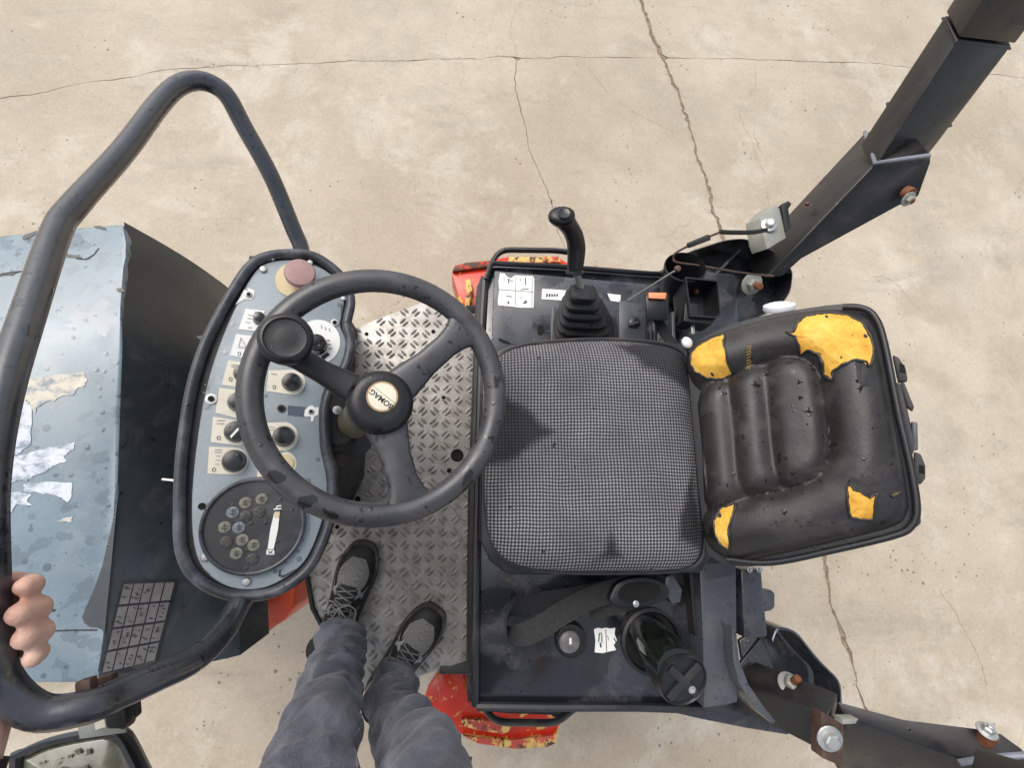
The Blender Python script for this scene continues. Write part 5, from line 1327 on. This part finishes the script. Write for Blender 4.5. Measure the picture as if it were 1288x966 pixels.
for h_, k_, a_, t_ in ((hipL, kneeL, ankL, toeL), (hipR, kneeR, ankR, toeR)):
    body += chain([h_, (h_+k_)/2+Vector((0, .02, 0)), k_], [.070, .062, .046]); body += chain([k_, MID[k_ is kneeR], a_, Vector((a_.x, a_.y, .055)), t_], [.044, .036, .020, .018, .012])
# right arm hangs loosely bent at the side
elR, wrR = Vector((.17, -.84, 1.16)), Vector((.16, -.74, .93))
body += chain([shR, elR, wrR], [.050, .040, .027]); body += chain([wrR, wrR+Vector((-.005, .03, -.07))], [.030, .034])
for i, (ox, l_) in enumerate(((-.026, .06), (-.009, .072), (.009, .068), (.025, .052))):
    f0 = wrR+Vector((ox*.3-.005, .035+ox, -.09)); f1 = f0+Vector((-.004, .006, -l_*.5)); f2 = f1+Vector((-.012, -.004, -l_*.45)); body += chain([f0, f1, f2], [.0095, .009, .008], 10)
body += chain([wrR+Vector((-.02, .03, -.04)), wrR+Vector((-.045, .045, -.075)), wrR+Vector((-.05, .045, -.10))], [.012, .011, .009], 10)
# left hand closed around the rail
def rail_at(py):
    pts = smooth_open(railp, 8); best = min(pts, key=lambda p: abs(_proj(p)[1]-py)+(1000 if _proj(p)[0] > 60 or p.x > -.36 else 0)); return best
def _proj(p):
    d = p-CAM; z = -d.dot(CW); return (644+F*d.dot(CR)/z, 483-F*d.dot(CU)/z)
rt_ = .0165
sc_y = [742, 784, 818, 845]
fr = [.0096, .0114, .0112, .0088]
knk = []
ra_ = rail_at(744); rb_ = rail_at(850); rdir = (ra_-rb_).normalized()
for i, py in enumerate(sc_y):
    c = rail_at(744).lerp(rb_, i/3) if False else ra_-rdir*(.0*i)
    c = ra_-rdir*((0, .0232, .0464, .0665)[i])
    r = fr[i]; q_ = rt_+r*1.0
    ex = Vector((1, 0, 0)); ez = Vector((0, 0, 1))
    ends = [(195, 1.25), (225, 1.12), (262, 1.05), (300, 1.04), (338, 1.12), (372+(-16, 6, 4, 2)[i], (1.08, 1.18, 1.24, 1.50)[i])]
    pts = [c+ex*math.cos(R(a))*q_*m_+ez*math.sin(R(a))*q_*m_ for a, m_ in ends]
    rr = [r*1.08, r*1.02, r*1.08, r*.94, r*1.04, r*.90]
    body += chain(pts, rr, 12); knk.append(pts[0])
wrist = ra_-rdir*.105+Vector((-.022, -.012, -.006)); palm = ra_-rdir*.045+Vector((-.040, 0, .004))
for kp in knk: body += chain([wrist.lerp(kp, .25), kp], [.022, .0125], 12)
body += chain([palm, wrist], [.022, .026])
body += chain([palm-rdir*.012+Vector((.0, 0, .014)), ra_-rdir*.036+Vector((-.014, .0, .038)), ra_-rdir*.016+Vector((.000, 0, .043)), ra_+rdir*.006+Vector((.008, 0, .039))], [.022, .018, .0140, .0122], 14)
nail_c = ra_+rdir*.008+Vector((.009, 0, .0500))
elL = wrist+Vector((.01, -.22, .06))
body += chain([wrist, elL, shL], [.027, .042, .052])
bo = build('body', [(join_shapes(body), skin_m)], person, angle=180, recalc=True)
md = bo.modifiers.new('one surface', 'REMESH'); md.mode = 'VOXEL'; md.voxel_size = .0029; md.use_smooth_shade = True
md = bo.modifiers.new('soft', 'SMOOTH'); md.iterations = 3; md.factor = .5
build('thumb_nail', [(loftrings([[nail_c+rdir*math.cos(t*.5236)*a_*1.25+Vector((1, 0, -.25)).normalized()*math.sin(t*.5236)*a_+Vector((0, 0, h_)) for t in range(12)] for a_, h_ in ((.0062, -.002), (.0060, .0006), (.003, .0013))]), nail_m)], person, angle=70)
# jeans: one mesh, each leg a wrinkled tapering sleeve that runs into the hips
SEAM = {}
FOLDS = {3: [(6, .6, 1.3, .007), (13, 2.0, 1.2, -.006), (24, 1.4, 1.5, .008), (31, .9, 2.0, .013), (35, .9, 1.5, -.010), (41, 2.2, 1.7, .009), (48, .4, 1.6, -.008)], 8: [(5, 1.2, 1.2, .007), (10, 2.4, 1.3, -.006), (17, 1.0, 1.5, .009), (23, 1.6, 1.6, -.009), (30, 1.2, 2.2, .014), (35, 1.0, 1.6, -.011), (43, 2.0, 1.8, .010)]}
def leg(pts, rad, seed, sx=1.0, n=72, sub=16):
    pp = smooth_open(pts, sub); m = len(pp); rr = []
    rings = []
    for i, p in enumerate(pp):
        f = i/(m-1)*(len(rad)-1); k = min(int(f), len(rad)-2); r = rad[k]+(rad[k+1]-rad[k])*(f-k)
        t = (pp[min(i+1, m-1)]-pp[max(i-1, 0)]).normalized(); x = (Vector((1, 0, 0))-t*t.x).normalized(); y = t.cross(x); row = []
        for a in range(n):
            th = 2*math.pi*a/n; d = x*math.cos(th)+y*math.sin(th); q0 = p+d*r
            w = noise.noise(Vector((math.cos(th)*1.2, math.sin(th)*1.2, i*.36))+Vector((seed, 0, 0)))*.010
            w += abs(noise.noise(Vector((math.cos(th+.5)*1.4+i*.07, math.sin(th)*1.4, i*.62+seed))))*.009-.004
            w += .0028*math.sin(i*1.05+math.cos(th-seed)*3+noise.noise(q0*9)*4)*(1 if i < m*.45 else .4)
            qn = Vector((q0.x*9+q0.z*5, q0.y*9, q0.z*13+q0.x*7))
            w += .0075*max(0, 1-3.2*abs(noise.noise(qn+Vector((seed, 0, 0)))))**1.5
            w += .0048*max(0, 1-3.0*abs(noise.noise(qn*2.3+Vector((0, seed, 0)))))**1.4
            w -= .006*max(0, 1-4*abs(noise.noise(qn*1.2+Vector((5, seed, 3)))))
            for (fi, fa, fw, fd) in FOLDS[seed]:
                dd = (i-fi-2.2*math.sin(th+fa))/fw; w += .5*fd*math.exp(-dd*dd)*(.55+.45*math.cos(th-fa))
            row.append(p+d*(r+w))
        rings.append(row)
    SEAM[seed] = [(r_[4], r_[5]) for r_ in rings]
    inner = [[q.lerp(pp[0], .08) for q in rings[0]], [q.lerp(pp[min(5, m-1)], .10)+Vector((0, 0, .0)) for q in rings[3]]]
    rings = [inner[1], inner[0]]+rings
    return loftrings(rings)
cuffL, cuffR = P(432, 800, .118), P(497, 857, .118)
legL = leg([cuffL, P(423, 835, .20), P(413, 880, .30), P(396, 950, .46), (P(396, 950, .46)+hipL)/2+Vector((0, .02, 0)), hipL], [.050, .055, .061, .073, .092, .118], 3)
legR = leg([cuffR, P(494, 885, .20), P(508, 925, .31), P(535, 985, .46), (P(535, 985, .46)+hipR)/2+Vector((0, .03, 0)), hipR], [.050, .052, .060, .077, .094, .118], 8)
hips = loftrings([[Vector((-.125, -.665, z))+Vector((math.cos(t*.2618)*rx, math.sin(t*.2618)*ry, 0)) for t in range(24)] for z, rx, ry in ((.82, .19, .12), (.92, .205, .135), (1.0, .185, .13), (1.06, .165, .125))])
jeans = build('jeans', [(join_shapes([legL, legR, hips]), denim_m)], person, angle=180, subsurf=1)

for sd_k in (3, 8):
    build('side_seam', [(tube([a+(a-b)*0+Vector((.0004, 0, .0004)) for a, b in SEAM[sd_k][:70]], .0018, 6), denim_m)], jeans, angle=80)
jacket = [loftrings([[Vector((cx, cy, z))+Vector((math.cos(t*.2618)*rx, math.sin(t*.2618)*ry, 0)) for t in range(24)] for z, rx, ry, cx, cy in ((.95, .20, .15, -.125, -.665), (1.1, .18, .145, -.125, -.67), (1.28, .205, .155, -.125, -.68), (1.42, .20, .12, -.125, -.665), (1.49, .10, .08, -.125, -.655), (1.51, .065, .065, -.125, -.65))])]
jacket += chain([elL+Vector((0, .11, -.03)), elL, shL], [.036, .052, .070], 18)+chain([shR, elR, wrR+Vector((0, 0, .04))], [.070, .052, .038], 18)
jk = build('jacket', [(join_shapes(jacket), shirt_m)], person, angle=180)
md = jk.modifiers.new('one surface', 'REMESH'); md.mode = 'VOXEL'; md.voxel_size = .009; md.use_smooth_shade = True
hr = build('hair', [(loftrings([[headc+Vector((0, -.012, 0))+Vector((math.cos(t*.3142)*r, math.sin(t*.3142)*r*1.08-.012, z)) for t in range(20)] for z, r in ((-.06, .060), (-.02, .083), (.03, .094), (.08, .088), (.115, .066), (.135, .03), (.138, .004))]), hair_m)], person, angle=180)
for s in (-1, 1):
    build('eye', [(capsule(headc+Vector((s*.030, .066, 0)), headc+Vector((s*.030, .069, 0)), .010, .010, 12), whiteplas_m), (capsule(headc+Vector((s*.030, .0755, 0)), headc+Vector((s*.030, .0765, 0)), .0035, .0035, 10), ink_m)], person)
wb_ = wrist+(elL-wrist)*.18
build('wristband', [(tube([wb_, wb_+(elL-wrist).normalized()*.022], .034, 24), webbing_m)], person)

# shoes
def shoe(toe_px, heel_px, seed):
    t, h = P(*toe_px, .02), P(*heel_px, .02); t.z = h.z = 0
    ax = (t-h); L = ax.length; ax.normalize(); sd_ = Vector((0, 0, 1)).cross(ax)
    sh_ = bpy.data.objects.new('shoe', None); COL.objects.link(sh_); sh_.parent = person; sh_.location = -person.location
    #  (along, half width, height of upper)
    st_ = [(0, .024, .070), (.03, .033, .085), (.12, .037, .092), (.26, .037, .095), (.40, .038, .088), (.52, .041, .078), (.64, .046, .066), (.76, .047, .056), (.87, .041, .047), (.95, .030, .037), (1.0, .014, .022)]
    rings = []; N_ = 28
    def pt(f, u, up_):      # u in -1..1 across, on the surface of the upper
        for a, b in zip(st_, st_[1:]):
            if a[0] <= f <= b[0]: q = (f-a[0])/(b[0]-a[0]); w = a[1]+(b[1]-a[1])*q; hh = a[2]+(b[2]-a[2])*q; break
        th = math.pi/2*(1-u); return h+ax*L*f+sd_*(-math.cos(th)*w*1.0)+Vector((0, 0, .020+(hh-.020)*max(0, math.sin(th))**.75+up_))
    for f, w, hh in [(a+(b-a)*s/3, wa+(wb2-wa)*s/3, ha+(hb-ha)*s/3) for (a, wa, ha), (b, wb2, hb) in zip(st_, st_[1:]) for s in range(3)]+[st_[-1]]:
        row = []
        for k in range(N_):
            th = 2*math.pi*k/N_; c_, s_ = math.cos(th), math.sin(th)
            z = .020+(hh-.020)*max(0, s_)**.75 if s_ > 0 else .020+.012*s_
            row.append(h+ax*L*f+sd_*c_*w+Vector((0, 0, z)))
        rings.append(row)
    build('upper', [(loftrings(rings), shoe_m)], sh_, angle=70)
    ol = []
    for f, w, _ in st_: ol.append(h+ax*(L*f+.004*(f-.5)*2)+sd_*(w+.005))
    for f, w, _ in st_[::-1]: ol.append(h+ax*(L*f+.004*(f-.5)*2)-sd_*(w+.005))
    ol = smooth_closed(ol, 3)
    build('sole', [(loftrings([[p+Vector((0, 0, .0025)) for p in ol], [p+(p-(h+ax*L*.5)).normalized()*.002+Vector((0, 0, .012)) for p in ol], [p+Vector((0, 0, .026)) for p in ol]]), sole_m)], sh_, angle=50)
    def skinpatch(fs, us, m, name, lift=.0015):
        V = []; nf, nu = len(fs), len(us[0])
        for i, f in enumerate(fs):
            for u in us[i]: V.append(pt(f, u, lift))
        Fc = [[i*nu+j, i*nu+j+1, (i+1)*nu+j+1, (i+1)*nu+j] for i in range(nf-1) for j in range(nu-1)]
        return build(name, [((V, Fc), m)], sh_, angle=80)
    fs = [.60+.27*i/8 for i in range(9)]
    us = [[(-1+2*j/8)*(.62*math.sin(math.pi*(.30+.55*i/8))) for j in range(9)] for i in range(9)]
    skinpatch(fs, us, knit_m, 'toe_mesh')
    fs = [.22+.40*i/8 for i in range(9)]; us = [[(-1+2*j/6)*.30 for j in range(7)] for i in range(9)]
    skinpatch(fs, us, webbing_m, 'tongue', .004)
    rnd = random.Random(seed)
    for s in (-1, 1):
        for i in range(7):
            f = .06+i*.088; u0, u1 = .40, .84; d_ = .045*(1 if i % 2 else -1)
            V = [pt(f+d_*.2, s*u0, .0032), pt(f+.042+d_*.2, s*u0, .0032), pt(f+.03+d_, s*(u0+u1)/2, .0036), pt(f+.052, s*u1, .0032), pt(f+.012, s*u1, .0032), pt(f-.008+d_, s*(u0+u1)/2, .0036)]
            build('side_stripe', [((V, [[0, 1, 2, 5], [5, 2, 3, 4]]), shoegrey_m)], sh_)
    lc = []
    for i in range(6):
        f = .26+i*.058
        lc.append(tube(smooth_open([pt(f, -.34, .006), pt(f+.020, -.1, .011), pt(f+.045, .34, .006)], 4), .0016, 6))
        lc.append(tube(smooth_open([pt(f, .34, .006), pt(f+.022, .1, .012), pt(f+.045, -.34, .006)], 4), .0016, 6))
    for s in (-1, 1):
        c0 = pt(.44, 0, .016)
        loop = [c0, c0+sd_*s*.020+ax*.012+Vector((0, 0, .006)), c0+sd_*s*.040+ax*.004, c0+sd_*s*.042-ax*.014, c0+sd_*s*.024-ax*.016+Vector((0, 0, .004)), c0]
        lc.append(tube(smooth_open(loop, 5), .0016, 6))
        lc.append(tube(smooth_open([c0, c0+sd_*s*.012-ax*.03, c0+sd_*s*.03-ax*.045-Vector((0, 0, .004))], 5), .0016, 6))
    for i, l_ in enumerate(lc): build('lace', [(l_, lace_m)], sh_, angle=80)
    ck2 = [pt(.02+.22*0, 0, .0)]
    cr_ = h+ax*L*.14+Vector((0, 0, .088))
    build('collar', [(tube([cr_+ax*math.cos(t)*.040+sd_*math.sin(t)*.034+Vector((0, 0, .006*math.cos(t))) for t in [i*.3142 for i in range(20)]], .007, 8, closed=True), shoegrey_m)], sh_, angle=80)
    build('sock', [(tube([cr_-Vector((0, 0, .02)), cr_+Vector((0, 0, .07))], .034, 20), webbing_m)], sh_, angle=80)
    return sh_
shoe((460, 684), (416, 816), 1); shoe((549, 766), (474, 878), 2)
